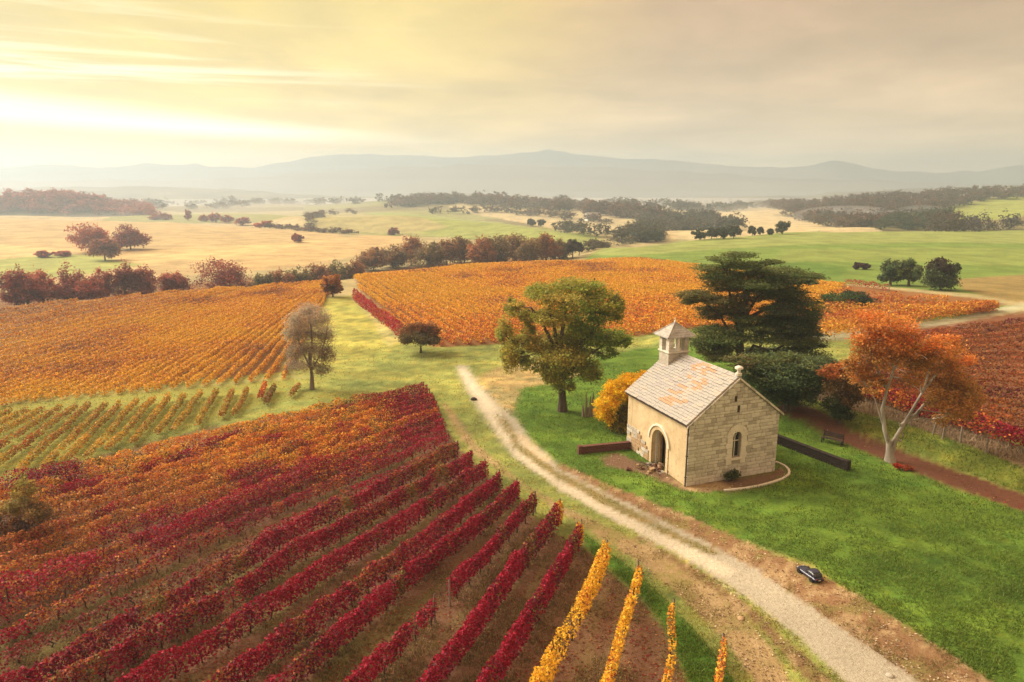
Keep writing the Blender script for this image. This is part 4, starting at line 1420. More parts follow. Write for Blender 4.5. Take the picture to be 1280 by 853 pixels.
def mixed_colour(j):
    def fn(X, Y, t, L, f, gg):
        n = len(t)
        pl = fbm((X * 0.66 + Y * 0.75) * 0.26, (X * 0.75 - Y * 0.66) * 0.85, 51, 3)
        pl2 = fbm(X * 1.3 + 9, Y * 1.3, 57, 2)
        u = np.clip(gg.normal(size=n) * 0.2 + (pl2 - 0.5) * 1.3 + 0.5, 0, 1)
        rt = sm((np.hypot(X - a_end[j][0], Y - a_end[j][1]) * -1 + 7) / 4)             # crimson by the row ends
        redp = sm((pl - 0.60) / 0.06)
        right = sm((X + 24) / 16)
        red = np.maximum(rt * (0.9 if j not in (0, 5) else 0.35), redp * 0.9)
        c_mix = pick([(0.10 + 0.2 * right, RUST), (0.36, ORANGE), (0.34 * (1 - 0.3 * right), GOLD), (0.10, BROWN), (0.08, OLIVE)], u)
        lowrow = np.clip((4.6 - j) / 3.0, 0, 1)
        c_lo = pick([(0.42, CRIMSON), (0.24, WINE), (0.24, RUST), (0.10, ORANGE)], u)
        c_mix = np.where((gg.random(n) < lowrow * (0.35 + 0.65 * sm((X + 22) / 8)))[:, None], c_lo, c_mix)
        c_red = pick([(0.62, CRIMSON), (0.30, WINE), (0.08, RUST)], u)
        low = sm((27 - np.hypot(X + 20, Y - 27) * 1.6) / 14)
        c_mix = c_mix * (1 - 0.45 * low[:, None]) + WINE * 0.45 * low[:, None] * 1.6
        pickr = gg.random(n) < red
        return np.where(pickr[:, None], c_red, c_mix)
    return fn


ORD = ['first', 'second', 'third', 'fourth', 'fifth', 'sixth', 'seventh', 'eighth', 'ninth', 'tenth']
for j in range(1, NM + 1):
    f = j / NM
    e0 = a_end[j]
    e1 = low0 + (low1 - low0) * f ** 0.97
    d = (e1 - e0) / np.linalg.norm(e1 - e0)
    midp = (e0 + e1) / 2 + np.array([d[1], -d[0]]) * 0.6
    lab = 'orange, gold and red vine row, %s row down from the young yellow vineyard' % ORD[NM - 1 - j] if j < NM else 'rust red vine row along the edge of the young yellow vineyard, crimson at both ends'
    vine_row([e0, midp, e1, e1 + d * 12], lab, 'mixed vine rows behind the red rows', mixed_colour(j), 440 if j > 2 else 300, 0.115, 0.98 if j > 2 else 0.9, 0.46, seed=300 + j * 3, ragged=0.5, gaps=0.0 if j > 2 else 0.10, z_lo=0.15)


def overlay_row(pix, lab, col_wts, sd_, h=1.5, w=0.7):
    def fn(X, Y, t, L, f, gg):
        u = gg.random(len(t))
        return pick(col_wts, u)
    vine_row(top_line(pix), lab, 'bright crimson lengths among the mixed rows', fn, 330, 0.115, h, w, seed=sd_, gaps=-0.1, posts=False)


overlay_row([(412, 566), (330, 600), (235, 641), (190, 663)], 'long bright crimson length of vines in the middle of the mixed rows', [(0.75, CRIMSON), (0.2, WINE), (0.05, RUST)], 401)
overlay_row([(123, 684), (60, 706), (-20, 730), (-80, 752)], 'short brilliant crimson length of vines near the left edge', [(0.85, CRIMSON * 1.1), (0.15, WINE)], 405, 1.65, 1.0)
overlay_row([(98, 572), (50, 583), (0, 598), (-60, 612)], 'dark crimson length of vines at the left edge below the young vineyard', [(0.6, CRIMSON), (0.4, WINE)], 409, 1.6, 0.9)


def simple_colour(wts, big=0.25, seed_=0, patch=None):
    def fn(X, Y, t, L, f, gg):
        n = len(t)
        pl = fbm(X * big, Y * big, 90 + seed_, 3)
        u = np.clip(gg.normal(size=n) * 0.25 + (pl - 0.5) * 1.6 + 0.5, 0, 1)
        c = pick(wts, u)
        if patch is not None:
            c = patch(c, X, Y, f, gg)
        return c
    return fn


def line_px(a, b, n=7, lift=1.2):
    return [at(a[0] + (b[0] - a[0]) * k / (n - 1), a[1] + (b[1] - a[1]) * k / (n - 1), lift)[:2] for k in range(n)]


# young vineyard on green grass
YOUNG = [((375, 476), (368, 486)), ((343, 478), (336, 496)), ((332, 474), (328, 488)), ((310, 480), (296, 508)), ((290, 482), (279, 511)), ((270, 483), (249, 521)), ((252, 485), (221, 527)),
         ((232, 488), (199, 533)), ((212, 490), (169, 543)), ((192, 492), (139, 552)), ((172, 495), (112, 561)), ((150, 498), (80, 570)),
         ((132, 499), (55, 577)), ((112, 500), (22, 583)), ((94, 502), (-10, 578)), ((75, 503), (-30, 568)), ((55, 505), (-50, 560)), ((35, 506), (-70, 552)), ((15, 507), (-90, 545))]
yc = simple_colour([(0.35, GOLD * 0.75), (0.45, np.array((0.36, 0.30, 0.06))), (0.16, ORANGE * 0.7), (0.04, RUST)], 0.2, 1)
for k, (a, b) in enumerate(YOUNG):
    lab = 'low golden green vine row of the young vineyard on grass, %s from the bare tree' % nth(k + 1)
    cc = yc
    if k == 0:
        lab = 'last short stub of vine row by the pale bare tree in the young vineyard'
    elif k == 1:
        lab = 'short rusty vine row beside the rust red clump in the young vineyard'
        cc = simple_colour([(0.3, RUST), (0.7, OLIVE)], 0.3, 2)
    elif k == 2:
        lab = 'rust red short vine row at the right end of the young vineyard'
        cc = simple_colour([(0.6, RUST), (0.4, ORANGE)], 0.3, 3)
    elif k == 3:
        lab = 'rightmost long golden row of the young vineyard'
    a = (a[0] - 1, a[1] + 2)
    b = (b[0] - 4, b[1] + 4)
    vine_row(line_px(a, b, 4, 0.7), lab, 'rows of the young vineyard', cc, 210, 0.14, 0.72, 0.40, 0.2, seed=500 + k, posts=False, stems=False, gaps=0.02)

# golden rows on the left hillside: fan from beyond the crest down to the mown strip
VP = np.array((452.0, 322.0))
crest_x = np.array([-300, 0, 100, 200, 300, 400, 430])
crest_y = np.array([404, 376, 367.5, 359.5, 353, 345.5, 344])


def trim(pa, pb):
    """clip a pixel line to below the crest"""
    ts = np.linspace(0, 1, 60)
    q = pa[None] + (pb - pa)[None] * ts[:, None]
    ok = q[:, 1] > np.interp(q[:, 0], crest_x, crest_y)
    i = np.nonzero(ok)[0]
    return q[i[0]], q[i[-1]]


lh = simple_colour([(0.26, YELLOW * 0.85), (0.42, GOLD * 0.9), (0.22, ORANGE * 0.9), (0.10, BROWN * 1.6)], 0.12, 5)
bottoms = [np.array((x_, np.interp(x_, [0, 360], [490, 460]))) for x_ in np.concatenate([np.arange(352, 180, -20.0), np.arange(180, 0, -18.0)])]
ks = np.linspace(0.375, 0.130, 18)
bottoms += [np.array((-130.0, VP[1] + k_ * (VP[0] + 130))) for k_ in ks]
right_b = [(352, 466), (380, 410), (396, 375)]
for k, pb in enumerate(bottoms):
    ends = trim(VP, pb)
    a, b = ends
    if k < 8:
        # the right-hand rows stop at the grass wedge
        rx = np.interp(a[1], [375, 466], [398, 352])
        a = np.array((min(a[0], 416), a[1]))
        while a[0] > np.interp(a[1], [342, 372, 466], [428, 398, 354]) - 4 and a[1] < b[1]:
            a = a + (b - a) * 0.05
    lab = 'golden vine row on the left hillside above the mown strip, %s from the bare tree' % nth(k + 1)
    if k == 0:
        lab = 'golden vine row on the left hillside nearest the pale bare tree'
    L_ = np.linalg.norm(at(*a, 1.2)[:2] - at(*b, 1.2)[:2])
    vine_row(line_px(a, b, 7, 1.2), lab, 'golden vine rows on the left hillside', lh, 120, 0.17, 0.66, 0.30, 0.05, seed=600 + k, posts=False, stems=False, gaps=-0.1)

# golden and orange rows on the middle hill, parallel to the crimson edge row
p0, p1 = at(446, 368, 1.2)[:2], at(500, 410, 1.2)[:2]
dr = (p1 - p0) / np.linalg.norm(p1 - p0)
nr = np.array([-dr[1], dr[0]])
if nr[0] < 0:
    nr = -nr
poly_mid = np.array([at(px, py)[:2] for px, py in [(436, 343), (540, 332), (650, 324.5), (745, 326.5), (870, 339), (1012, 353), (1060, 358), (1010, 411), (870, 413), (700, 425), (600, 432.5), (540, 434), (502, 412), (450, 367)]])


def mid_patch(c, X, Y, f, gg):
    w_ = sm((112 - Y) / 40)[:, None]                         # redder towards the foot of the hill
    pl = fbm(X * 0.06, Y * 0.06, 77, 3)[:, None]
    k = np.clip(w_ * 0.58 + (pl - 0.5) * 0.8, 0, 1)
    deep = np.where(gg.random((len(X), 1)) < 0.22 + 0.55 * sm((90 - Y) / 8)[:, None], RUST * 1.1, ORANGE * 1.08)
    return np.where(gg.random((len(X), 1)) < k, deep, c)


mh = simple_colour([(0.38, YELLOW * 0.85), (0.44, GOLD * 0.95), (0.12, ORANGE), (0.06, BROWN * 1.6)], 0.1, 6, mid_patch)
for k in range(-8, 84):
    o_ = p0 + nr * (1.6 * k) - dr * 30
    ts = np.arange(-60, 190, 1.0)
    q = o_[None] + dr[None] * ts[:, None]
    ins = in_poly(q[:, 0], q[:, 1], poly_mid)
    if k < 0:
        ins &= q[:, 1] > p0[1] + 1.0
    i = np.nonzero(ins)[0]
    if len(i) < 5 and k != 0:
        continue
    lab = 'golden orange vine row on the middle hill, %s right of the crimson edge row' % nth(k) if k > 0 else 'golden vine row on the middle hill crest, %s left of the crimson edge row' % nth(max(1, -k))
    if k == 0:
        q = np.array([p0 + dr * t_ for t_ in np.linspace(-2, np.linalg.norm(p1 - p0), 30)])
        i = np.arange(30)
        lab = 'straight crimson vine row edging the middle hill beside the mown wedge'
        cc = simple_colour([(0.7, CRIMSON * 1.15), (0.3, RUST)], 0.2, 7)
    else:
        cc = mh
    vine_row([q[i[0]], q[(i[0] + i[-1]) // 2], q[i[-1]]], lab, 'golden orange vine rows on the middle hill', cc, 80 if k else 160, 0.24 if k else 0.22, 0.9 if k else 1.8, 0.55 if k else 1.0, 0.1, seed=700 + k, posts=False, stems=False, gaps=-0.12)

# golden rows right of the cedar
for k in range(9):
    f = k / 8
    a = (1022 + 14 * f, 412 - 50 * f)
    b = (1246, 378.5 - 2.5 * f) if k else (1247, 379)
    if k > 5:
        b = (1246 - 60 * (k - 5), 375.0 - 4.5 * (k - 5))
    lab = 'golden vine row right of the cedar, %s behind the front one by the brown strip' % nth(max(1, k)) if k else 'front golden vine row right of the cedar with dark foot along the brown strip'
    vine_row(line_px(a, b, 6, 1.3), lab, 'golden vine rows right of the cedar', simple_colour([(0.45, GOLD * 0.8), (0.35, ORANGE * 0.8), (0.2, RUST)], 0.1, 9), 60, 0.28, 1.6, 0.9, 0.3 if k == 0 else 0.15, seed=820 + k, posts=False, stems=False, gaps=-0.1)

# rust red rows on the right
rr_ = simple_colour([(0.34, RUST * 0.9), (0.30, ORANGE * 0.55), (0.28, BROWN * 1.3), (0.08, WINE * 1.25)], 0.22, 11)
for k in range(17):
    f = k / 16
    a = np.array((1108 - 38 * f ** 0.8, 416 + 62 * f))
    b = np.array((1420, 376 + 205 * f ** 1.08))
    lab = 'rust red vine row of the right hand vineyard, %s from the pale path' % nth(k + 1)
    cc = rr_
    if k == 16:
        lab = 'crimson and orange front vine row of the right hand vineyard, along the bank'
        cc = simple_colour([(0.55, CRIMSON), (0.15, WINE), (0.30, ORANGE)], 0.5, 12)
    elif k == 0:
        lab = 'farthest rust red vine row of the right hand vineyard, along the pale path'
    vine_row(line_px(a, b, 7, 1.2), lab, 'rust red vine rows of the right hand vineyard', cc, 130 if k < 16 else 300, 0.18, 0.95 if k < 16 else 1.5, 0.5 if k < 16 else 0.9, 0.15, seed=860 + k, posts=(k > 14), stems=(k > 13), gaps=-0.05)
vine_row(line_px((1056, 352), (1112, 360), 3, 0.6), 'short row of red vines in front of the three dark trees', None, simple_colour([(0.6, CRIMSON * 1.2), (0.4, RUST)], 0.2, 13), 60, 0.24, 1.2, 0.9, 0.1, seed=900, posts=True, stems=False)

# ------------------------------------------------------------------ trees and bushes
def crown_leaves(pads, leaf, per_vol, gg, clump=0.34, up=0.5, jitter=0.16, flat=1.0):
    """pads: (cx,cy,cz,rx,ry,rz,colour,count) relative to the root"""
    Cs, Ks = [], []
    for (cx, cy_, cz, rx, ry, rz, colr, cnt) in pads:
        k = int(min(60, max(7, cnt // 45)))
        d = gg.normal(size=(k, 3))
        d /= np.linalg.norm(d, axis=1)[:, None]
        rad = gg.uniform(0.35, 1.0, k) ** 0.6
        cc = d * rad[:, None] * [rx, ry, rz]
        cc[:, 2] *= np.where(cc[:, 2] < 0, 0.75, 1.0)
        ccol = np.array(colr)[None] * (1 + gg.normal(size=(k, 1)) * jitter)
        ccol[:, 0] *= 1 + gg.normal(size=k) * 0.10
        w = gg.integers(0, k, cnt)
        sp = clump * np.array([rx, ry, rz * flat])
        sp = np.maximum(sp, 0.08)
        p = cc[w] + gg.normal(size=(cnt, 3)) * sp * 0.55
        Cs.append(p + [cx, cy_, cz])
        Ks.append(ccol[w] * (1 + gg.normal(size=(cnt, 1)) * 0.16))
    cen = np.concatenate(Cs)
    col = np.concatenate(Ks).clip(0.004, 0.9)
    return leaves(cen, leaf, col, gg, up)


def limb_path(a, b, gg, sag=0.12, n=6):
    a, b = np.asarray(a, float), np.asarray(b, float)
    L = np.linalg.norm(b - a)
    q = []
    off = gg.normal(size=3) * L * 0.05
    for k in range(n + 1):
        t_ = k / n
        p = a + (b - a) * t_
        p = p + off * math.sin(math.pi * t_)
        p[2] += math.sin(math.pi * t_) * L * sag
        q.append(p)
    return np.array(q)


def hero_tree(name, label, cat, base_px, Yoff, trunk_px, limbs, pads_px, leaf, bark, seed_, r0, depth_ratio=0.9, dens=1.0, clump=0.34, up=0.5, twigs=0, flat=1.0, group=None, base_world=None, yspread=1.0):
    """a tree read off the photograph: outlines in pixels at the tree's own distance, given real depth"""
    gg = np.random.default_rng(seed_)
    B = at(*base_px) if base_world is None else np.array(base_world)
    root = empty(name, tuple(B))
    tag(root, label, cat, group)
    Yb = B[1] + Yoff
    mpp = math.hypot(Yb, 10) / F * 1.0

    def loc(px, py, dy=0.0):
        return at_Y(px, py, Yb + dy) - B
    nodes = []
    tp = [np.array([0, 0, -0.15])] + [loc(*q) for q in trunk_px]
    rad = np.linspace(r0, r0 * 0.55, len(tp))
    rad[0] = r0 * 1.35
    v_, f_ = tube_arrays(tp, rad, 9)
    np_mesh('trunk', v_, f_, bark, root, smooth=True)
    pads = []
    for q in pads_px:
        px, py, rx, rz, colr = q[:5]
        dy = q[5] if len(q) > 5 else gg.uniform(-0.6, 0.6) * 1.5
        c = loc(px, py, dy * yspread)
        rx_, rz_ = rx * mpp, rz * mpp
        ry_ = rx_ * depth_ratio
        cnt = int(dens * (80 + 62 * (rx_ * rz_) / (leaf * leaf)))
        pads.append((c[0], c[1], c[2], rx_, ry_, rz_, colr, cnt))
    for li in limbs:
        pts_ = [tp[li[0]] if isinstance(li[0], int) else loc(*li[0])] + [loc(*q) for q in li[1:-1]]
        r_ = li[-1]
        nodes += [p_ * (1 - t_) + q_ * t_ for p_, q_ in zip(pts_[:-1], pts_[1:]) for t_ in (0.33, 0.66, 1.0)]
        v_, f_ = tube_arrays(pts_, np.linspace(r_, r_ * 0.35, len(pts_)), 7)
        np_mesh('limb', v_, f_, bark, root, smooth=True)
    tw_ = []
    hub = tp[-1]
    for pd in pads:
        c = np.array(pd[:3])
        cand = [p_ for p_ in nodes + [hub] if p_[2] < c[2] + 0.2] or [hub]
        a = min(cand, key=lambda p_: np.linalg.norm(p_ - c))
        lp = limb_path(a, c - np.array([0, 0, pd[5] * 0.3]), gg, 0.08)
        tw_.append(tube_arrays(lp, np.linspace(r0 * 0.15, r0 * 0.05, len(lp)), 5))
        for _ in range(twigs):
            e = c + gg.normal(size=3) * np.array(pd[3:6]) * 0.75
            s_ = lp[int(gg.integers(2, len(lp)))]
            l2 = limb_path(s_, e, gg, 0.05, 3)
            tw_.append(tube_arrays(l2, np.linspace(r0 * 0.07, r0 * 0.03, len(l2)), 3))
    v_, f_ = join_arrays(tw_)
    tag(np_mesh('branches', v_, f_, bark, root, smooth=True), kind='stuff')
    V, Fc, C = crown_leaves(pads, leaf, 1.0, gg, clump, up, flat=flat)
    np_mesh('crown', V, Fc, LEAF, root, C)
    return root


G1, G2, G3 = (0.31, 0.32, 0.06), (0.23, 0.30, 0.05), (0.40, 0.355, 0.075)
hero_tree('broadleaf_tree', 'tall spreading green tree with a dark trunk on the lawn left of the chapel', 'tree', (703, 514), 0,
          [(703, 500), (702, 480), (697, 462), (697, 448)],
          [((697, 455), (690, 428), (678, 405), (664, 385), 0.20), ((697, 448), (702, 420), (706, 395), (712, 368), 0.22),
           ((699, 470), (712, 448), (730, 425), (750, 405), 0.18), ((697, 455), (676, 440), (655, 430), (636, 424), 0.15),
           ((697, 448), (694, 415), (688, 390), (684, 372), 0.16), ((702, 475), (720, 458), (738, 442), (762, 428), 0.16)],
          [(715, 357, 30, 10, G1), (677, 366, 24, 11, G1), (738, 366, 24, 13, G2), (703, 376, 30, 12, G3), (647, 388, 16, 11, G3), (638, 384, 8, 10, G1),
           (630, 415, 10, 18, G3), (636, 448, 12, 20, G3), (650, 447, 14, 11, G1), (769, 388, 12, 20, G1), (752, 379, 20, 11, G1), (731, 406, 24, 16, G2), (764, 423, 26, 12, G2),
           (779, 428, 10, 8, G2), (755, 441, 20, 7, G2), (701, 430, 28, 18, G3), (708, 457, 24, 15, G1), (738, 464, 15, 17, G1), (686, 470, 10, 13, G1), (706, 481, 14, 13, G1),
           (672, 432, 16, 12, G3), (668, 457, 18, 8, G1), (676, 395, 16, 8, G1), (722, 385, 22, 10, G2), (745, 395, 16, 10, G2), (690, 402, 14, 9, G3), (640, 440, 10, 26, G3),
           (662, 412, 10, 8, G3), (745, 425, 20, 10, G2), (690, 398, 24, 12, G3), (722, 420, 24, 14, G1), (700, 446, 30, 14, G3), (660, 398, 14, 10, G1), (655, 430, 16, 12, G3), (715, 440, 24, 12, G1), (693, 466, 20, 14, G3)],
          0.17, BARK, 21, 0.36, dens=0.85, twigs=7, yspread=1.3)
C1, C2, C3 = (0.135, 0.170, 0.055), (0.095, 0.135, 0.052), (0.165, 0.150, 0.052)
hero_tree('cedar_tree', 'big dark cedar with flat layered branches behind the chapel', 'tree', (927, 476), 0,
          [(926, 455), (925, 430), (926, 405), (932, 380), (936, 350)],
          [((926, 440), (915, 420), (900, 395), (880, 378), 0.16), ((926, 420), (932, 395), (948, 370), (975, 350), 0.20), ((927, 455), (942, 432), (965, 440), (990, 425), 0.20),
           ((926, 425), (918, 395), (912, 365), (908, 340), 0.18), ((930, 400), (960, 385), (985, 370), (1005, 352), 0.16), ((929, 445), (915, 432), (895, 425), (875, 428), 0.14)],
          [(924, 319, 20, 4, C1), (903, 325, 20, 4, C1), (962, 328, 16, 4, C1), (892, 336, 24, 5, C1), (929, 331, 26, 5, C1), (938, 338, 34, 6, C1), (985, 340, 26, 6, C1), (1016, 346, 16, 4, C1),
           (1013, 353, 8, 4, C2), (990, 352, 26, 6, C2), (903, 350, 26, 6, C3), (943, 355, 30, 7, C1), (981, 364, 26, 6, C1), (870, 369, 20, 7, C3), (894, 376, 20, 5, C3), (929, 373, 22, 6, C3),
           (999, 376, 24, 7, C2), (971, 387, 22, 7, C2), (1004, 394, 22, 7, C2), (887, 387, 18, 4, C3), (981, 401, 30, 7, C2), (1010, 406, 16, 8, C2), (938, 408, 24, 5, C1), (899, 413, 32, 7, C1),
           (880, 427, 18, 8, C1), (957, 413, 22, 6, C1), (990, 418, 28, 6, C2), (894, 439, 22, 7, C3), (999, 430, 28, 6, C2), (862, 378, 10, 4, C3), (955, 345, 30, 6, C2), (970, 352, 24, 6, C2),
           (1016, 432, 14, 5, C2), (965, 400, 20, 8, C2), (972, 371, 30, 7, C1), (996, 386, 30, 7, C1), (978, 408, 34, 7, C1), (962, 424, 30, 6, C1), (1004, 424, 28, 7, C1), (1000, 443, 30, 7, C1), (890, 431, 27, 9, C1), (912, 424, 25, 8, C1), (950, 440, 24, 6, C2),
           (948, 360, 34, 8, C1), (880, 371, 26, 7, C3), (890, 394, 20, 6, C3), (905, 345, 28, 7, C1), (915, 384, 24, 7, C3), (930, 398, 22, 6, C1), (905, 360, 22, 6, C3), (920, 392, 16, 5, C3), (900, 447, 20, 6, C3), (975, 440, 26, 6, C2), (1008, 416, 20, 6, C2)],
          0.16, BARK, 22, 0.42, dens=1.35, twigs=4, clump=0.40, up=1.2, flat=0.7, yspread=1.6)
hero_tree('low_cedar', 'low spreading dark conifer below the cedar, close behind the chapel gable', 'tree', (985, 512), 0,
          [(984, 495), (982, 478)], [],
          [(943, 452, 26, 9, C1), (971, 455, 36, 13, C2), (1014, 453, 36, 8, C2), (981, 471, 40, 15, C2), (1009, 474, 32, 13, C2), (971, 492, 26, 14, C2), (995, 486, 30, 12, C2), (953, 474, 20, 14, C2),
           (1030, 466, 22, 8, C2), (1038, 456, 14, 6, C2), (960, 490, 18, 12, C2), (925, 452, 20, 8, C3), (935, 466, 18, 10, C2), (985, 448, 20, 8, C1), (1000, 500, 24, 8, C2)],
          0.16, BARK, 23, 0.30, dens=1.0, twigs=3, clump=0.30, up=1.0, flat=0.8)
O1, O2, O3 = (0.60, 0.25, 0.06), (0.47, 0.22, 0.055), (0.42, 0.22, 0.06)
hero_tree('orange_autumn_tree', 'large autumn tree with orange crown and white forked trunk by the mulch bed', 'tree', (1113, 577), 0,
          [(1112, 565), (1111, 552)],
          [((1112, 558), (1106, 538), (1103, 512), (1109, 486), (1117, 463), (1112, 438), 0.16), ((1115, 566), (1121, 545), (1136, 520), (1152, 492), (1172, 466), 0.16), ((1111, 560), (1119, 546), (1126, 552), (1129, 545), (1124, 528), 0.11),
           ((1106, 538), (1100, 520), (1094, 500), (1082, 482), 0.06), ((1152, 492), (1150, 470), (1146, 452), 0.06),
           ((1126, 532), (1145, 518), (1160, 500), (1180, 488), (1192, 470), 0.12), ((1107, 485), (1098, 465), (1090, 445), (1086, 420), 0.10), ((1117, 463), (1128, 445), (1132, 420), 0.08),
           ((1154, 490), (1162, 462), (1172, 440), 0.08)],
          [(1092, 402, 26, 14, O1), (1120, 409, 26, 15, O1), (1084, 422, 20, 18, O1), (1110, 430, 30, 17, O1), (1135, 424, 14, 16, O1), (1077, 450, 16, 20, O2), (1079, 472, 18, 15, O2), (1180, 433, 22, 15, O1),
           (1164, 438, 16, 14, O2), (1196, 448, 20, 15, O1), (1176, 457, 24, 15, O3), (1200, 478, 22, 19, O3), (1210, 500, 16, 18, O3), (1189, 508, 20, 17, O3), (1180, 526, 13, 10, O3), (1144, 452, 22, 13, O3),
           (1142, 474, 14, 10, O3), (1105, 452, 20, 12, O2), (1130, 440, 20, 12, O2), (1062, 455, 8, 8, O2), (1168, 480, 16, 12, O3), (1100, 475, 12, 8, O2), (1192, 490, 26, 22, O3), (1205, 516, 14, 12, O3), (1172, 500, 16, 14, O3), (1070, 462, 14, 18, O2), (1150, 440, 20, 14, O2), (1090, 485, 12, 9, O3)],
          0.14, BARK_PALE, 24, 0.31, dens=0.58, twigs=6, yspread=1.2)
D1, D2 = (0.055, 0.075, 0.020), (0.16, 0.09, 0.03)
hero_tree('small_bushy_tree', 'small tree with rusty top and dark green skirt between conifer and orange tree', 'tree', (1050, 529), 0,
          [(1050, 515)], [],
          [(1040, 466, 15, 9, (0.38, 0.12, 0.03)), (1060, 458, 14, 9, (0.42, 0.15, 0.035)), (1048, 485, 16, 13, D2), (1046, 506, 18, 13, D1), (1062, 495, 14, 13, D2), (1052, 518, 15, 9, D1), (1036, 480, 8, 12, D2), (1070, 480, 12, 16, D2)],
          0.15, BARK, 25, 0.14, dens=0.9, twigs=2)
Y1, Y2 = (0.85, 0.52, 0.020), (0.24, 0.185, 0.028)
hero_tree('yellow_bush', 'bright yellow bush at the left back corner of the chapel', 'bush', (786, 545), 1.5,
          [(786, 530)], [],
          [(793, 476, 20, 10, Y1), (774, 486, 18, 13, Y1), (760, 502, 16, 13, Y1), (753, 517, 11, 10, Y1), (786, 494, 18, 14, Y1), (790, 515, 16, 18, Y2), (772, 520, 16, 14, Y2), (780, 535, 18, 8, Y2), (805, 472, 10, 8, Y1), (762, 520, 12, 12, Y1)],
          0.15, BARK, 26, 0.12, dens=1.1, twigs=2)
P1, P2 = (0.42, 0.345, 0.26), (0.33, 0.26, 0.19)
hero_tree('bare_pale_tree', 'nearly leafless pale grey brown tree at the top corner of the red vineyard', 'tree', (390, 487), 0,
          [(390, 470), (388, 455), (386, 440)],
          [((389, 462), (378, 440), (370, 415), (366, 395), 0.09), ((388, 455), (390, 425), (388, 400), (386, 385), 0.10), ((389, 465), (402, 440), (408, 420), (410, 400), 0.09)],
          [(386, 388, 14, 8, P1), (374, 400, 14, 12, P1), (400, 400, 13, 12, P1), (366, 418, 11, 12, P1), (386, 415, 16, 12, P2), (407, 420, 11, 13, P1), (370, 440, 13, 11, P2), (392, 438, 16, 11, P2), (409, 445, 10, 12, P2),
           (366, 458, 10, 9, P2), (384, 456, 14, 8, P2), (404, 462, 10, 8, P2)],
          0.10, BARK_GREY, 27, 0.19, dens=0.6, twigs=16, clump=0.5)
B1, B2 = (0.20, 0.085, 0.028), (0.125, 0.085, 0.028)
hero_tree('rusty_round_bush', 'wide rusty brown bush standing at the foot of the middle hill', 'bush', (526, 441), 0,
          [(526, 434)], [],
          [(514, 416, 14, 10, B1), (530, 412, 15, 9, B1), (542, 418, 10, 9, B1), (522, 424, 20, 8, B2), (536, 426, 14, 7, B2), (508, 424, 10, 7, B2)],
          0.20, BARK, 28, 0.14, dens=1.1, twigs=4)
hero_tree('dark_orange_round_tree', 'small round dark orange tree on the crest above the mown wedge', 'tree', (416, 371), 0,
          [(416, 367)], [],
          [(415, 350, 11, 7, (0.36, 0.14, 0.03)), (410, 358, 9, 8, (0.22, 0.085, 0.028)), (421, 358, 9, 8, (0.26, 0.10, 0.03)), (416, 363, 10, 5, (0.17, 0.07, 0.026))],
          0.34, BARK, 29, 0.16, dens=1.2, twigs=2)
hero_tree('vineyard_shrub', 'shaggy olive yellow shrub among the vines at the left edge', 'bush', (30, 676), 0,
          [(30, 660)], [],
          [(30, 612, 14, 12, (0.32, 0.24, 0.05)), (22, 632, 20, 14, (0.28, 0.20, 0.05)), (44, 640, 18, 14, (0.24, 0.15, 0.05)), (10, 652, 22, 14, (0.16, 0.09, 0.05)), (36, 658, 22, 12, (0.15, 0.08, 0.045)), (28, 600, 7, 8, (0.30, 0.24, 0.06))],
          0.13, BARK, 30, 0.10, dens=0.8, twigs=4)
hero_tree('gable_shrub', 'small dark green shrub growing against the gable below the window', 'bush', (916, 601), 0,
          [(916, 597)], [],
          [(916, 592, 9, 6, (0.085, 0.105, 0.028)), (910, 595, 6, 4, (0.07, 0.09, 0.025)), (922, 595, 5, 4, (0.07, 0.09, 0.025))],
          0.09, BARK, 31, 0.03, dens=0.9, yspread=0.1)
hero_tree('red_shrub', 'small scarlet shrub at the foot of the white trunk', 'bush', (1128, 588), 0,
          [(1128, 585)], [], [(1124, 583, 7, 4, (0.40, 0.05, 0.03)), (1134, 585, 7, 4, (0.36, 0.09, 0.04))], 0.10, BARK, 33, 0.03, dens=0.9, yspread=0.2)
hero_tree('juniper_bush', 'low dark green spreading juniper among the golden rows right of the cedar', 'bush', (1066, 384), 0,
          [(1066, 380)], [], [(1050, 372, 20, 5, (0.055, 0.095, 0.025)), (1066, 370, 18, 6, (0.035, 0.06, 0.022)), (1078, 377, 14, 7, (0.035, 0.06, 0.022)), (1038, 374, 10, 4, (0.07, 0.11, 0.03))],
          0.26, BARK, 34, 0.10, dens=1.0)
for k, (bx, by, pads_, lab, kind) in enumerate([
    ((1113), 357, [(1113, 333, 10, 8, C2), (1108, 343, 9, 8, C2), (1119, 345, 8, 8, C2), (1104, 348, 6, 6, C2)], 'leftmost of the three dark trees beyond the golden rows', 0),
    ((1136), 358, [(1137, 330, 9, 7, C1), (1131, 339, 8, 8, C1), (1143, 342, 8, 8, C1), (1137, 348, 9, 6, C1), (1149, 340, 5, 6, C1)], 'middle, greener one of the three dark trees beyond the golden rows', 0),
    ((1176), 363, [(1176, 333, 17, 9, (0.050, 0.034, 0.022)), (1168, 344, 12, 11, C2), (1186, 343, 12, 11, C2), (1176, 353, 20, 9, C2), (1194, 335, 6, 6, C2)], 'dense dark rounded tree with reddish top, right of the other two', 0)]):
    hero_tree('dark_tree', lab, 'tree', (bx, by), 0, [(bx, by - 8), (bx, by - 16)], [], pads_, 0.36, BARK, 40 + k, 0.22, dens=1.15, group='three dark trees beyond the golden rows', twigs=3)


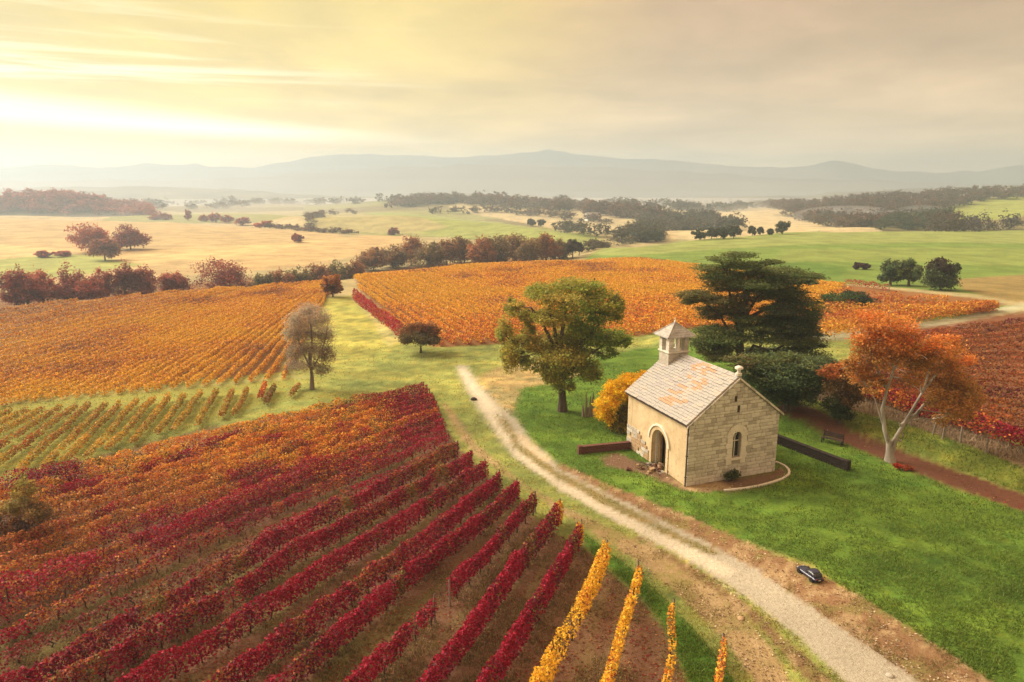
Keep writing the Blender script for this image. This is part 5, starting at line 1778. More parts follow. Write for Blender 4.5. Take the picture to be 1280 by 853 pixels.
def simple_tree(name, label, cat, X, Y, z, width, tall, colr, seed_, leaf, group=None, trunk_f=0.25, flat=False, n=None):
    """tree further off: a trunk and a crown of a few uneven leaf masses"""
    gg = np.random.default_rng(seed_)
    root = empty(name, (X, Y, z))
    tag(root, label, cat, group)
    v_, f_ = tube_arrays([(0, 0, -0.4), (gg.normal() * 0.1, 0, tall * 0.35), (gg.normal() * 0.2, 0, tall * 0.7)], [tall * 0.035, tall * 0.028, tall * 0.012], 6)
    np_mesh('trunk', v_, f_, BARK, root)
    pads = []
    k = 6 if tall > 4 else 4
    zc = tall * (1 + trunk_f) / 2
    hz = tall * (1 - trunk_f) / 2
    for i in range(k):
        a = 2 * math.pi * i / k + gg.uniform(0, 1)
        d = gg.uniform(0.25, 0.55) * width / 2
        pz = zc + gg.uniform(-0.45, 0.45) * hz
        r_ = gg.uniform(0.5, 0.68) * width / 2
        pads.append((d * math.cos(a), d * math.sin(a), pz, r_, r_, min(r_, hz * 0.75), np.array(colr) * gg.uniform(0.85, 1.15), 3 * (n or 130)))
    pads.append((0, 0, zc + hz * 0.35, width * 0.3, width * 0.3, hz * 0.75, np.array(colr) * 1.08, 3 * (n or 130)))
    pads.append((0, 0, zc - hz * 0.3, width * 0.42, width * 0.42, hz * 0.7, np.array(colr) * 0.92, 3 * (n or 130)))
    V, Fc, C = crown_leaves(pads, leaf, 1, gg, 0.33, 0.6)
    np_mesh('crown', V, Fc, LEAF, root, C)
    return root


def tree_px(name, label, cat, px, top, wpx, Y=None, base=None, colr=(0.1, 0.06, 0.03), seed_=0, group=None, **kw):
    if Y is None:
        B = at(px, base)
        Y = B[1]
    x = at_Y(px, top, Y)[0]
    z = hgt(x, Y)
    tall = at_Y(px, top, Y)[2] - z
    wd = wpx * math.hypot(Y, 8) / F
    return simple_tree(name, label, cat, x, Y, z, wd, max(tall, 0.8), colr, seed_, max(0.36, min(1.2, Y * 0.0026)), group, **kw)


MAR, MAR2, RUS, OLV = (0.26, 0.066, 0.042), (0.32, 0.085, 0.046), (0.26, 0.11, 0.04), (0.16, 0.13, 0.045)
g_l = 'dark autumn trees behind the left crest'
LEFT = [(14, 336, 40, 128, MAR, 'dark maroon tree at the left edge behind the golden crest'), (48, 340, 40, 132, MAR2, 'second dark maroon tree from the left edge behind the golden crest'),
        (84, 334, 38, 136, MAR, 'tallest maroon tree of the left clump behind the golden crest, with open top'), (122, 341, 34, 140, MAR2, 'maroon tree left of the twin one behind the golden crest'),
        (152, 335, 36, 143, MAR, 'twin crowned maroon tree just right of the left clump behind the golden crest'), (176, 336, 28, 145, MAR2, 'open leggy maroon tree at the right end of the left clump'),
        (215, 346, 38, 150, MAR2, 'low round maroon bush alone between the left clump and the domed tree'), (278, 328, 58, 156, MAR, 'large domed maroon tree alone behind the golden crest'),
        (30, 349, 44, 128, MAR2, 'low maroon tree filling the left clump near the edge'), (100, 350, 44, 136, MAR2, 'low maroon tree filling the middle of the left clump')]
for k, (px, top, w_, Y_, c_, lab) in enumerate(LEFT):
    tree_px('autumn_tree', lab, 'tree', px, top - 3, w_ * 1.15, Y=Y_, colr=c_, seed_=1000 + k, group=g_l, trunk_f=0.05, n=260)
g_h = 'hedge bushes along the crest'
for k, (px, top, w_) in enumerate([(328, 342, 30), (350, 339, 32), (374, 337, 34), (398, 333, 32), (420, 329, 34), (441, 328, 30)]):
    tree_px('hedge_bush', ['low olive brown hedge bush behind the crest nearest the domed tree', 'second hedge bush behind the crest right of the domed tree', 'third hedge bush behind the crest right of the domed tree',
                           'fourth hedge bush behind the crest, above the round orange tree', 'fifth hedge bush behind the crest, left of the copse', 'last hedge bush behind the crest, touching the copse'][k], 'bush',
            px, top - 2, w_ * 1.2, Y=165 + 4 * k, colr=(OLV, RUS)[k % 2], seed_=1100 + k, group=g_h, trunk_f=0.0, n=160)
g_c = 'trees of the copse behind the middle hill'
CP = [(466, 315, 32), (490, 311, 34), (513, 299, 32), (536, 305, 32), (558, 304, 30), (580, 301, 32), (601, 299, 30), (622, 297, 32), (644, 297, 32), (664, 299, 30), (683, 296, 30), (700, 303, 26)]
for k, (px, top, w_) in enumerate(CP):
    c_ = [(0.20, 0.105, 0.042), (0.17, 0.110, 0.044), (0.23, 0.100, 0.038), (0.15, 0.105, 0.042)][k % 4]
    tree_px('copse_tree', 'rusty brown tree of the copse behind the middle hill, %s from its left end' % (ORD + ['eleventh', 'twelfth'])[k], 'tree', px, top - 2, w_ * 1.25, Y=222 + (k % 3) * 7, colr=np.array(c_) * 1.25, seed_=1200 + k, group=g_c, trunk_f=0.0, n=240)
tree_px('lone_tree', 'dark tree with a bare stem standing alone at the right end of the copse', 'tree', 716, 300, 17, Y=232, colr=(0.075, 0.06, 0.035), seed_=1230, trunk_f=0.35, n=150)
tree_px('lone_tree', 'slim dark tree beside the lone stemmed tree right of the copse', 'tree', 724, 303, 12, Y=240, colr=(0.08, 0.06, 0.035), seed_=1231, trunk_f=0.3, n=120)
g_f = 'trees out in the straw fields'
FIELD = [(108, 279, 46, 316, MAR2, 'largest of the three joined maroon trees in the straw field'), (160, 283, 42, 312, MAR, 'right hand one of the three joined maroon trees in the straw field'), (128, 298, 36, 326, (0.23, 0.085, 0.04), 'front, lighter one of the three joined maroon trees in the straw field'),
         (371, 292, 14, 303, MAR, 'small round dark tree alone in the straw field'), (492, 286, 13, 294, MAR, 'small dark bush alone at the green field edge left of the copse'),
         (52, 314, 18, 322, MAR2, 'small bush beside the bright green patch at the left'), (78, 314, 18, 321, MAR2, 'second small bush by the bright green patch at the left')]
for k, (px, top, w_, base, c_, lab) in enumerate(FIELD):
    tree_px('field_tree', lab, 'tree', px, top, w_ * 1.12, base=base, colr=c_, seed_=1300 + k, group=g_f, trunk_f=0.05, n=240 if w_ > 20 else 110)
g_r = 'small trees along the far edge of the straw field'
for k, (px, top, w_, base) in enumerate([(194, 268, 16, 275), (207, 267, 14, 275), (234, 262, 9, 276), (254, 269, 12, 277), (268, 266, 14, 278), (283, 270, 16, 279), (303, 273, 20, 282), (330, 277, 24, 285)]):
    tree_px('small_tree', 'small maroon tree on the far edge of the straw field, %s from the left' % ORD[k], 'tree', px, top, w_, base=base, colr=MAR2, seed_=1350 + k, group=g_r, trunk_f=0.05, n=70)
g_m = 'trees between the green field and the misty valley'
DG = (0.065, 0.070, 0.035)
for k, (px, top, w_, base) in enumerate([(664, 274, 10, 283), (677, 275, 9, 283), (875, 287, 18, 300), (890, 285, 18, 299), (905, 284, 20, 299), (918, 283, 18, 298), (941, 283, 10, 295), (951, 284, 9, 294), (963, 286, 9, 294), (979, 277, 17, 293), (808, 290, 20, 303), (822, 288, 16, 302)]):
    tree_px('valley_tree', ['small dark tree on the pale field above the copse', 'second small dark tree on the pale field above the copse', 'leftmost dark bushy tree at the green field edge by the misty valley', 'second dark bushy tree at the green field edge',
                            'third dark bushy tree at the green field edge', 'fourth dark bushy tree at the green field edge', 'slim tree at the green field edge left of the pair', 'slim tree at the green field edge in the middle',
                            'small pointed tree left of the tallest tree on the green field edge', 'tallest rounded tree alone at the right end of the green field edge', 'dark tree at the upper left edge of the green field',
                            'second dark tree at the upper left edge of the green field'][k], 'tree', px, top, w_, base=base, colr=DG, seed_=1400 + k, group=g_m, trunk_f=0.1, n=80)
tree_px('small_hedge', 'short purple brown hedge at the corner of the green field', 'hedge', 1071, 329, 9, base=337, colr=(0.10, 0.06, 0.06), seed_=1420, trunk_f=0.0, n=90)
tree_px('small_hedge', 'right half of the purple brown hedge in the green field', 'hedge', 1081, 329.5, 13, base=337, colr=(0.10, 0.06, 0.06), seed_=1421, trunk_f=0.0, n=90)


def wood(name, spots, colr, seed_, leaf, per=90):
    """a far wood that reads as one mass: many small crowns of leaf clumps in one object"""
    gg = np.random.default_rng(seed_)
    pads = []
    for (x, y, wd, tall) in spots:
        z = hgt(x, y)
        c_ = np.array(colr) * gg.uniform(0.8, 1.2) * (1 + gg.normal(size=3) * 0.07)
        for i in range(2):
            pads.append((x + gg.normal() * wd * 0.18, y + gg.normal() * wd * 0.18, z + tall * (0.35 + 0.3 * i), wd * 0.5, wd * 0.5, tall * 0.34, c_, per))
    V, Fc, C = crown_leaves(pads, leaf, 1, gg, 0.42, 0.8, 0.10)
    tag(np_mesh(name, V, Fc, LEAF, None, C), kind='stuff')


def scatter(poly_px, count, seed_, wd, tall, Yr=None):
    """spots spread over the land inside an outline read off the photograph"""
    gg = np.random.default_rng(seed_)
    P = np.array([at(*q)[:2] for q in poly_px])
    out = []
    lo, hi = P.min(0), P.max(0)
    while len(out) < count:
        q = gg.uniform(lo, hi, (count * 4, 2))
        q = q[in_poly(q[:, 0], q[:, 1], P)]
        for p in q[:count - len(out)]:
            out.append((p[0], p[1], wd * gg.uniform(0.7, 1.3), tall * gg.uniform(0.7, 1.25)))
    return out


def strip(pix, n, seed_, wd, tall, spread=6.0):
    gg = np.random.default_rng(seed_)
    P = np.array([at(*q)[:2] for q in pix])
    q, s_ = resample(P, max(1.0, np.hypot(*np.diff(P, axis=0).T).sum() / n))
    return [(a[0] + gg.normal() * spread * 0.5, a[1] + abs(gg.normal()) * spread, wd * gg.uniform(0.7, 1.3), tall * gg.uniform(0.65, 1.25)) for a in q]


wood('forest', scatter([(-220, 268), (0, 268), (90, 269), (150, 270), (188, 270), (186, 262), (120, 254), (0, 250), (-220, 248)], 520, 2001, 9, 9), (0.29, 0.085, 0.058), 1, 1.7)
wood('forest', scatter([(930, 257), (1000, 276), (1080, 287), (1130, 282), (1165, 266), (1230, 252), (1420, 246), (1500, 240), (1300, 241), (1120, 249), (1020, 258)], 620, 2002, 10, 9), (0.105, 0.062, 0.040), 2, 1.8)
wood('wood', scatter([(1095, 288), (1130, 289), (1186, 288), (1190, 279), (1160, 268), (1120, 274)], 150, 2003, 8, 8), (0.060, 0.070, 0.034), 3, 1.3)
wood('wood', strip([(1188, 290), (1215, 289), (1240, 288), (1290, 288), (1420, 288)], 44, 2004, 9, 9, 8), (0.070, 0.050, 0.042), 4, 1.2)
wood('wood', scatter([(800, 289), (930, 291), (920, 284), (890, 275), (800, 273)], 150, 2005, 9, 8), (0.075, 0.070, 0.050), 5, 1.5)
wood('wood', strip([(700, 290), (730, 296), (756, 299)], 18, 2006, 8, 7, 6), (0.080, 0.072, 0.045), 6, 1.2)
wood('wood', scatter([(764, 300), (800, 303), (830, 299), (826, 290), (790, 290)], 46, 2007, 7, 7), (0.075, 0.070, 0.042), 7, 1.0)
wood('hedgerow', strip([(738, 315), (760, 309), (800, 303)], 24, 2008, 5, 3.4, 2), (0.085, 0.072, 0.040), 8, 0.8)
wood('wood', scatter([(480, 262), (560, 256), (650, 262), (700, 266), (830, 280), (830, 272), (700, 258), (600, 252), (500, 254)], 200, 2009, 12, 10), (0.115, 0.070, 0.045), 9, 2.2)
wood('hedgerow', strip([(200, 262), (300, 258), (420, 254), (520, 250)], 60, 2010, 14, 8, 30), (0.12, 0.07, 0.045), 10, 2.6)
wood('hedgerow', strip([(390, 285), (385, 276), (400, 270), (440, 268)], 26, 2011, 7, 5, 4), (0.12, 0.075, 0.04), 11, 1.2)
wood('hedgerow', strip([(720, 262), (860, 264), (940, 262)], 60, 2012, 12, 9, 30), (0.085, 0.075, 0.055), 12, 2.2)
wood('hedgerow', strip([(540, 268), (620, 266), (690, 272), (760, 280)], 30, 2013, 9, 6, 8), (0.11, 0.075, 0.045), 13, 1.6)
wood('hedgerow', strip([(330, 285), (400, 291), (440, 293)], 26, 2014, 5, 3, 2), (0.12, 0.075, 0.04), 14, 0.9)
gg0 = np.random.default_rng(77)
far_spots = []
for _ in range(150):
    Y_ = gg0.uniform(850, 2100)
    u_ = gg0.uniform(-0.9, 0.9)
    for k in range(int(gg0.integers(3, 8))):
        far_spots.append((u_ * Y_ + k * 16 + gg0.normal() * 5, Y_ + gg0.normal() * 8 + k * gg0.normal() * 6, gg0.uniform(10, 18), gg0.uniform(7, 12)))
wood('far_hedges', far_spots, (0.085, 0.065, 0.045), 15, 3.6, 34)

# ------------------------------------------------------------------ walls, bench, posts, kerb, debris, car
BRICK = rough_material('red_brown_brick', (0.11, 0.045, 0.034), (0.16, 0.070, 0.050), 5, 0.9, 0.5, (0.10, 0.05, 0.04), 12)
DARKSTONE = rough_material('dark_walling', (0.020, 0.014, 0.013), (0.040, 0.028, 0.024), 4, 0.9, 0.6, (0.07, 0.05, 0.042), 10)
BENCH = rough_material('dark_bench_wood', (0.035, 0.022, 0.018), (0.065, 0.042, 0.032), 5, 0.8, 0.4, stretch=(0.3, 1, 1))


def low_wall(name, label, pa, pb, h, thick, body, cap, coping_h=0.07, pier=True, course=0.11, blk=0.42):
    A, B = at(*pa), at(*pb)
    d = B - A
    L = math.hypot(d[0], d[1])
    root = empty(name, tuple(A), math.atan2(d[1], d[0]))
    tag(root, label, 'wall')
    gg = np.random.default_rng(int(abs(pa[0])))
    me = unit_stone()
    me.materials.append(body)
    nco = int(round(h / course))
    hz = [hgt(A[0] + d[0] * f, A[1] + d[1] * f) - A[2] for f in np.linspace(0, 1, 12)]
    for c in range(nco):
        x_ = 0.0 if c % 2 else -blk / 2
        while x_ < L - 0.02:
            a_, b_ = max(0, x_), min(L, x_ + blk)
            zb = np.interp((a_ + b_) / 2 / L, np.linspace(0, 1, 12), hz)
            if b_ - a_ > 0.04:
                place_stone(root, ((a_ + b_) / 2, gg.normal() * 0.008, zb + (c + 0.5) * h / nco - 0.03), (b_ - a_ - 0.012, thick, h / nco - 0.008), me, 'brick')
            x_ += blk
    n_ = max(3, int(L / 0.9))
    for k in range(n_):
        a_, b_ = L * k / n_, L * (k + 1) / n_
        zb = np.interp((a_ + b_) / 2 / L, np.linspace(0, 1, 12), hz)
        bm = bmesh.new()
        add_box(bm, (a_ + 0.004, -thick / 2 - 0.04, zb + h - 0.028), (b_ - 0.004, thick / 2 + 0.04, zb + h + coping_h - 0.03), 0.012)
        bm_obj('coping', bm, cap, root)
    if pier:
        zb = hz[0]
        bm = bmesh.new()
        add_box(bm, (-0.28, -thick / 2 - 0.05, zb - 0.1), (-0.004, thick / 2 + 0.05, zb + h + coping_h + 0.02), 0.02)
        bm_obj('end_pier', bm, cap, root)
    return root


low_wall('brick_wall', 'low red brown brick wall running left from the chapel back corner', (727, 567), (787, 561), 0.52, 0.24, BRICK, BRICK, 0.06, True, 0.13, 0.44)
low_wall('dark_wall', 'long low dark wall on the lawn right of the chapel', (1056, 587), (968, 553), 0.62, 0.28, DARKSTONE, DARKSTONE, 0.06, True, 0.15, 0.5)

A, B = at(1028.6, 551), at(1054, 557)
d = B - A
L = math.hypot(d[0], d[1])
bench = empty('garden_bench', tuple(A), math.atan2(d[1], d[0]))
tag(bench, 'small dark wooden bench at the edge of the mulch bed behind the dark wall', 'bench')
for x_ in (0.0, L - 0.08):
    bm = bmesh.new()
    add_box(bm, (x_, -0.05, -0.05), (x_ + 0.08, 0.05, 0.86), 0.01)
    bm_obj('back_leg', bm, BENCH, bench)
    bm = bmesh.new()
    add_box(bm, (x_, -0.42, -0.05), (x_ + 0.08, -0.34, 0.36), 0.01)
    bm_obj('front_leg', bm, BENCH, bench)
for k in range(3):
    bm = bmesh.new()
    add_box(bm, (0.085, -0.025, 0.44 + k * 0.13), (L - 0.085, 0.015, 0.55 + k * 0.13), 0.006)
    bm_obj('back_slat', bm, BENCH, bench)
    bm = bmesh.new()
    add_box(bm, (-0.02, -0.42 + k * 0.125, 0.362), (L + 0.02, -0.31 + k * 0.125, 0.392), 0.006)
    bm_obj('seat_slat', bm, BENCH, bench)

# kerb of pale stones round the bed at the gable
kerb_px = [(905, 614), (930, 611.5), (950, 608), (966, 603.5), (979, 599), (986, 594), (987, 589), (982, 584), (975, 580), (969, 578)]
kp, ks_ = resample([at(*q)[:2] for q in kerb_px], 0.46)
K0 = kp[len(kp) // 2]
kerb = empty('stone_kerb', (K0[0], K0[1], hgt(*K0)))
tag(kerb, 'curved kerb of pale stones round the gravel bed at the gable corner', 'kerb')
kme = unit_stone()
kme.materials.append(DRESSED)
for k in range(len(kp) - 1):
    c = (kp[k] + kp[k + 1]) / 2
    d = kp[k + 1] - kp[k]
    place_stone(kerb, (c[0] - K0[0], c[1] - K0[1], hgt(*c) - hgt(*K0) + 0.03), (np.hypot(*d) - 0.02, 0.15, 0.12), kme, 'kerb_stone', (0, 0, math.atan2(d[1], d[0])))

# rubble and sticks by the door
gg = np.random.default_rng(8)
H0 = at(822, 588)
heap = empty('rubble_heap', tuple(H0))
tag(heap, 'heap of reddish rubble and dry sticks on the ground left of the chapel door', 'rubble heap')
rm = [unit_stone() for _ in range(2)]
rm[0].materials.append(STONE_D)
rm[1].materials.append(BRICK)
for k in range(34):
    q = at(gg.uniform(796, 842), 0)if False else at(gg.normal(818, 12), gg.normal(586.5, 3.0))
    sz = gg.uniform(0.12, 0.34)
    place_stone(heap, tuple(q - H0 + [0, 0, sz * 0.28]), (sz, sz * gg.uniform(0.6, 0.9), sz * gg.uniform(0.45, 0.7)), rm[int(gg.integers(2))], 'stone', tuple(gg.uniform(-0.5, 0.5, 3)))
for k in range(9):
    q = at(gg.normal(826, 12), gg.normal(586.5, 2.5)) - H0
    a = gg.uniform(0, 3.14)
    l_ = gg.uniform(0.4, 0.9)
    v_, f_ = tube_arrays([q + [-math.cos(a) * l_, -math.sin(a) * l_, 0.08], q + [0, 0, 0.24], q + [math.cos(a) * l_, math.sin(a) * l_, 0.16]], [0.03, 0.028, 0.015], 5)
    np_mesh('stick', v_, f_, VINE_WOOD, heap)

# split weathered trunk left of the yellow bush
S0 = at(735, 521)
stump = empty('broken_stump', tuple(S0))
tag(stump, 'grey splintered tree stump standing on the grass left of the yellow bush', 'stump')
for k, (ox, hh_, r_) in enumerate([(-0.40, 1.1, 0.10), (-0.16, 2.0, 0.09), (0.14, 1.75, 0.08), (0.36, 2.1, 0.10), (0.02, 0.8, 0.16)]):
    v_, f_ = tube_arrays([(ox, k * 0.05 - 0.1, -0.1), (ox * 1.05, k * 0.05 - 0.1, hh_ * 0.6), (ox * 1.2, k * 0.06 - 0.1, hh_)], [r_ * 1.25, r_, 0.02], 6)
    np_mesh('splinter', v_, f_, WOOD_OLD, stump)

# posts along the front of the right hand vineyard
for k, (px, py, hp) in enumerate([(1166, 543, 1.15), (1178, 549, 1.05), (1200, 553, 1.2), (1139, 532, 0.9), (1232, 566, 1.0), (1090, 515, 0.9)]):
    q = at(px, py)
    v_, f_ = tube_arrays([(0, 0, -0.1), (gg.normal() * 0.04, gg.normal() * 0.04, hp)], [0.075, 0.06], 7)
    o = np_mesh('wooden_post', v_, f_, WOOD_OLD)
    o.location = tuple(q)
    tag(o, ['pale wooden post right of the white trunked tree, first of a close pair', 'leaning pale wooden post, second of the close pair right of the white trunk', 'tall pale wooden post standing in dead grass right of the pair',
            'short wooden post just right of the forked white trunk', 'wooden post farthest right along the crimson vines', 'short wooden post left of the white trunked tree by the crimson vines'][k], 'post', 'posts along the bank')

# three loose rocks by the tracks
for k, (px, py, sz, mt, lab) in enumerate([(926, 774, 0.16, STONE_D, 'yellowish rock lying on the dirt track verge near the bottom edge'), (592, 500, 0.28, DARKSTONE, 'dark rock at the left edge of the gravel track near its far end'),
                                           (1112, 845, 0.14, STONE_C, 'pale rock beside the gravel track at the bottom edge')]):
    q = at(px, py)
    bm = bmesh.new()
    bmesh.ops.create_icosphere(bm, subdivisions=2, radius=sz)
    for v in bm.verts:
        v.co *= 0.8 + 0.4 * float(vnoise(v.co.x * 4 + 9, v.co.y * 4 + v.co.z * 3, k))
        v.co.z *= 0.6
    o = bm_obj('rock', bm, mt)
    o.location = (q[0], q[1], q[2] + sz * 0.2)
    tag(o, lab, 'rock')

# the little dark car on the verge
PAINT, tp_ = new_mat('navy_paint')
pp = tp_.n('ShaderNodeBsdfPrincipled', {'Base Color': (0.018, 0.022, 0.06, 1), 'Roughness': 0.28, 'Metallic': 0.2, 'Coat Weight': 0.6, 'Coat Roughness': 0.1})
tp_.n('ShaderNodeOutputMaterial', {'Surface': pp.outputs[0]})
TYRE = rough_material('tyre_rubber', (0.012, 0.012, 0.012), (0.025, 0.025, 0.025), 8, 0.9, 0.1)
CHROME = rough_material('wheel_rim', (0.06, 0.06, 0.065), (0.10, 0.10, 0.105), 5, 0.35, 0.0, metal=0.8)
REDL = rough_material('red_lamp', (0.25, 0.012, 0.01), (0.32, 0.02, 0.015), 5, 0.3, 0.0)
PLATE = rough_material('pale_plate', (0.55, 0.55, 0.52), (0.65, 0.65, 0.62), 5, 0.5, 0.0)
a, b = at(1022, 728), at(1002, 713)
hd = math.atan2(b[1] - a[1], b[0] - a[0])
mid = (a + b) / 2
car = empty('car', (mid[0], mid[1], hgt(mid[0], mid[1])), hd)
tag(car, 'very small dark navy car standing on the brown verge beside the gravel track', 'car')
CLEN, CWID = 1.30, 0.60


def loft(sections, name, mat, parent):
    """closed rings of (x, half width, z list) joined into a body"""
    bm = bmesh.new()
    rings = []
    for x_, pts_ in sections:
        rings.append([bm.verts.new((x_, y_, z_)) for y_, z_ in pts_])
    for r0_, r1_ in zip(rings[:-1], rings[1:]):
        n_ = len(r0_)
        for k in range(n_):
            bm.faces.new((r0_[k], r0_[(k + 1) % n_], r1_[(k + 1) % n_], r1_[k]))
    bm.faces.new(rings[0])
    bm.faces.new(list(reversed(rings[-1])))
    o = bm_obj(name, bm, mat, parent, True)
    md = o.modifiers.new('round', 'SUBSURF')
    md.levels = md.render_levels = 2
    return o


def ring(hw, z0, z1, tum=0.82):
    return [(-hw * 0.9, z0), (hw * 0.9, z0), (hw, z0 + (z1 - z0) * 0.45), (hw * tum, z1), (-hw * tum, z1), (-hw, z0 + (z1 - z0) * 0.45)]


h2 = CWID / 2
loft([(-0.65, ring(h2 * 0.86, 0.10, 0.22)), (-0.63, ring(h2 * 0.94, 0.075, 0.27)), (-0.45, ring(h2, 0.07, 0.285)), (-0.1, ring(h2, 0.07, 0.28)), (0.22, ring(h2, 0.07, 0.27)), (0.52, ring(h2 * 0.97, 0.07, 0.245)),
      (0.63, ring(h2 * 0.9, 0.08, 0.21)), (0.65, ring(h2 * 0.8, 0.10, 0.18))], 'body', PAINT, car)
loft([(-0.60, ring(h2 * 0.82, 0.25, 0.33, 0.9)), (-0.50, ring(h2 * 0.85, 0.25, 0.46, 0.84)), (-0.25, ring(h2 * 0.86, 0.25, 0.485, 0.82)), (-0.02, ring(h2 * 0.84, 0.25, 0.45, 0.80)), (0.17, ring(h2 * 0.80, 0.25, 0.28, 0.9))], 'cabin_glass', GLASS, car)
loft([(-0.50, ring(h2 * 0.72, 0.435, 0.468, 0.9)), (-0.27, ring(h2 * 0.74, 0.45, 0.495, 0.9)), (-0.06, ring(h2 * 0.72, 0.43, 0.46, 0.9))], 'roof', PAINT, car)
for sx_ in (-0.42, 0.42):
    for sy_ in (-1, 1):
        bm = bmesh.new()
        bmesh.ops.create_cone(bm, cap_ends=True, segments=18, radius1=0.115, radius2=0.115, depth=0.09, matrix=Matrix.Translation((sx_, sy_ * (h2 - 0.035), 0.105)) @ Matrix.Rotation(R(90), 4, 'X'))
        wo = bm_obj('wheel', bm, TYRE, car)
        bm = bmesh.new()
        bmesh.ops.create_cone(bm, cap_ends=True, segments=14, radius1=0.07, radius2=0.07, depth=0.10, matrix=Matrix.Translation((sx_, sy_ * (h2 - 0.032), 0.105)) @ Matrix.Rotation(R(90), 4, 'X'))
        bm_obj('rim', bm, CHROME, wo)
for sy_ in (-1, 1):
    bm = bmesh.new()
    add_box(bm, (-0.648, sy_ * 0.17 - 0.045, 0.185), (-0.612, sy_ * 0.17 + 0.045, 0.225), 0.008)
    bm_obj('tail_light', bm, REDL, car)
    bm = bmesh.new()
    add_box(bm, (0.60, sy_ * 0.16 - 0.045, 0.16), (0.648, sy_ * 0.16 + 0.045, 0.20), 0.008)
    bm_obj('headlight', bm, PLATE, car)
    bm = bmesh.new()
    add_box(bm, (0.06, sy_ * (h2 + 0.02) - 0.025, 0.275), (0.10, sy_ * (h2 + 0.02) + 0.025, 0.31), 0.006)
    bm_obj('wing_mirror', bm, PAINT, car)
bm = bmesh.new()
add_box(bm, (-0.66, -0.07, 0.13), (-0.63, 0.07, 0.165))
bm_obj('number_plate', bm, PLATE, car)
bm = bmesh.new()
add_box(bm, (-0.67, -h2 * 0.85, 0.085), (-0.60, h2 * 0.85, 0.12), 0.012)
bm_obj('rear_bumper', bm, TYRE, car)

# far white farmhouse
q = at(741, 276)
house = empty('farmhouse', tuple(q), 0.3)
tag(house, 'tiny white farmhouse far off among the hazy fields', 'house')
bm = bmesh.new()
add_box(bm, (-6, -3.5, -1), (6, 3.5, 3.6))
bm_obj('walls', bm, rough_material('white_wall', (0.75, 0.73, 0.70), (0.8, 0.78, 0.75), 0.4, 0.9, 0.0), house)
bm = bmesh.new()
add_poly_prism(bm, [(-6.4, -4, 3.5), (-6.4, 4, 3.5), (-6.4, 0, 6.6)], (1, 0, 0), 12.8)
bm_obj('roof', bm, TILE_GREY, house)

# low smoke drifting from the wood at the right
m, t = new_mat('smoke')
pv = t.n('ShaderNodeVolumePrincipled', {'Color': (0.86, 0.91, 1.0, 1), 'Density': 0.010, 'Anisotropy': 0.2})
t.n('ShaderNodeOutputMaterial', {'Volume': pv.outputs[0]})
for px, py, rx, ry, rz in ((1105, 279, 32, 26, 7), (1060, 274, 45, 30, 8), (1150, 276, 24, 20, 9)):
    q = at(px, py)
    bm = bmesh.new()
    bmesh.ops.create_uvsphere(bm, u_segments=24, v_segments=12, radius=1.0)
    for v in bm.verts:
        v.co = Vector((v.co.x * rx, v.co.y * ry, v.co.z * rz + 3))
    o = bm_obj('smoke', bm, m)
    o.location = tuple(q)
    tag(o, kind='stuff')

# ------------------------------------------------------------------ grass blades, dry tufts and fallen leaves
def blades(name, count, zones, hmin, hmax, wd, cols, seed_, ymax=75, clump=0.35, scale=0.8, lean=0.5):
    gg = np.random.default_rng(seed_)
    Y_ = 1 / gg.uniform(1 / ymax, 1 / 17.0, count)
    u_ = gg.uniform(-0.85, 0.85, count)
    x, y = u_ * Y_, Y_
    zi = zone_of(x, y)
    nm = np.array([z[0] for z in ZP] + ['countryside'])[zi]
    pat = fbm(x * scale, y * scale, seed_, 3)
    k = np.isin(nm, zones) & (pat > clump + gg.normal(size=count) * 0.05)
    k &= ~((np.abs((x - CX) * math.cos(CTH) + (y - CYY) * math.sin(CTH) - CW / 2) < CW / 2 + 0.1) & (np.abs(-(x - CX) * math.sin(CTH) + (y - CYY) * math.cos(CTH) - CL / 2) < CL / 2 + 0.1))
    x, y, pat = x[k], y[k], pat[k]
    n = len(x)
    if n == 0:
        return
    z = height(x, y) - 0.02
    h_ = gg.uniform(hmin, hmax, n) * (0.6 + 0.9 * pat)
    a = gg.uniform(0, 2 * math.pi, n)
    w_ = wd * gg.uniform(0.6, 1.4, n) * np.maximum(1, y / 32)
    V = np.empty((n, 3, 3))
    V[:, 0] = np.stack([x - np.cos(a) * w_, y - np.sin(a) * w_, z], 1)
    V[:, 1] = np.stack([x + np.cos(a) * w_, y + np.sin(a) * w_, z], 1)
    V[:, 2] = np.stack([x + gg.normal(size=n) * lean * h_, y + gg.normal(size=n) * lean * h_, z + h_], 1)
    c = np.array(cols)[gg.integers(0, len(cols), n)] * (1 + gg.normal(size=(n, 1)) * 0.18)
    c *= (0.75 + 0.5 * fbm(x * 0.3, y * 0.5, seed_ + 3, 3))[:, None]
    tag(np_mesh(name, V.reshape(-1, 3), np.arange(n * 3).reshape(n, 3), LEAF, None, np.repeat(c.clip(0.005, 0.9), 3, 0)), kind='stuff')


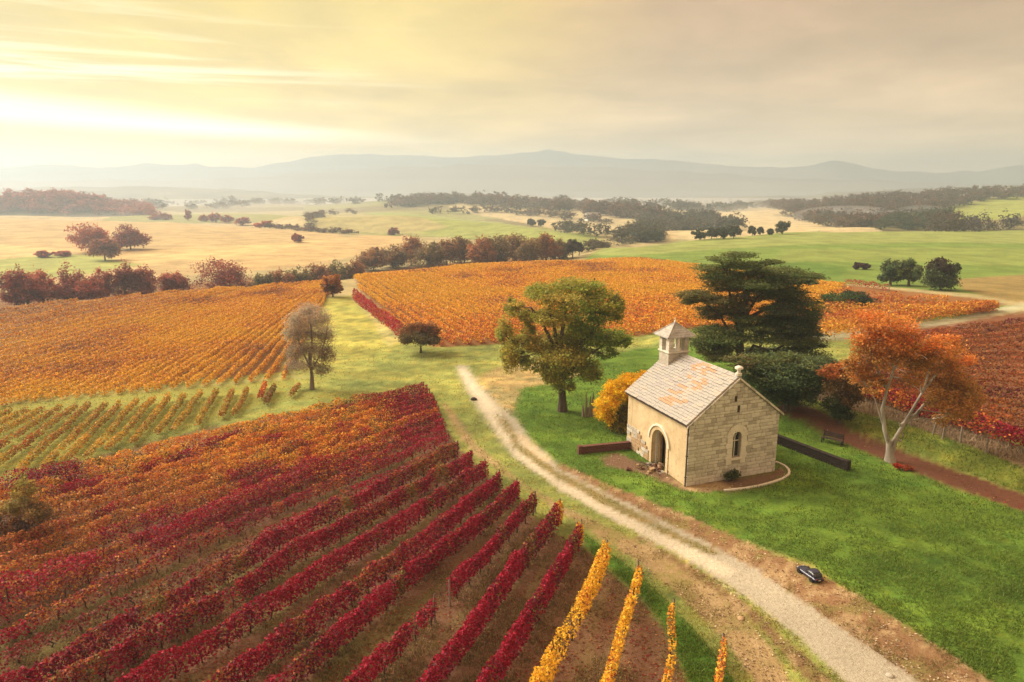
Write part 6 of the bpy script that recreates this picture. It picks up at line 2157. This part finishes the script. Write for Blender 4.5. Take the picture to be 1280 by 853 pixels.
blades('lawn_grass', 420000, ['lawn', 'bank_grass', 'grass_strip'], 0.08, 0.17, 0.022, [(0.11, 0.19, 0.028), (0.14, 0.215, 0.032), (0.085, 0.155, 0.022), (0.18, 0.225, 0.045)], 501, 70, 0.36, 0.9)
blades('meadow_grass', 200000, ['meadow', 'dry_meadow', 'track_crown', 'mown_field', 'young_vineyard_grass'], 0.07, 0.16, 0.022, [(0.30, 0.28, 0.075), (0.22, 0.24, 0.055), (0.38, 0.32, 0.12)], 502, 80, 0.44, 0.8)
blades('dry_grass', 330000, ['vineyard_soil'], 0.06, 0.20, 0.020, [(0.26, 0.20, 0.08), (0.17, 0.15, 0.05), (0.32, 0.24, 0.11), (0.14, 0.09, 0.05)], 503, 60, 0.47, 0.75)
blades('verge_grass', 200000, ['dirt_verge', 'dirt_track', 'gravel_bed'], 0.05, 0.16, 0.020, [(0.36, 0.27, 0.13), (0.24, 0.20, 0.07), (0.17, 0.17, 0.045), (0.28, 0.19, 0.10)], 504, 60, 0.54, 1.1)
blades('dead_grass_tufts', 260000, ['dead_grass'], 0.15, 0.45, 0.03, [(0.26, 0.20, 0.13), (0.33, 0.27, 0.19), (0.18, 0.13, 0.09)], 505, 70, 0.30, 0.8, 0.35)


def litter(name, count, zones, cols, size, seed_, clump):
    gg = np.random.default_rng(seed_)
    Y_ = 1 / gg.uniform(1 / 62, 1 / 17.0, count)
    x, y = gg.uniform(-0.85, 0.85, count) * Y_, Y_
    nm = np.array([z[0] for z in ZP] + ['countryside'])[zone_of(x, y)]
    k = np.isin(nm, zones) & (fbm(x * 0.6, y * 0.6, seed_, 3) > clump)
    x, y = x[k], y[k]
    cen = np.stack([x, y, height(x, y) + 0.03], 1)
    c = np.array(cols)[gg.integers(0, len(cols), len(x))] * (1 + gg.normal(size=(len(x), 1)) * 0.2)
    V, Fc, C = leaves(cen, size, c.clip(0.005, 0.9), gg, 2.5)
    tag(np_mesh(name, V, Fc, LEAF, None, C), kind='stuff')


litter('fallen_leaves', 60000, ['vineyard_soil', 'garden_bed', 'dead_grass'], [(0.26, 0.03, 0.03), (0.30, 0.12, 0.04), (0.20, 0.10, 0.05), (0.34, 0.20, 0.08)], 0.10, 601, 0.42)
litter('clods', 50000, ['dirt_verge', 'dirt_track', 'gravel_bed'], [(0.46, 0.36, 0.22), (0.60, 0.50, 0.36), (0.20, 0.13, 0.08), (0.34, 0.22, 0.12)], 0.09, 602, 0.40)
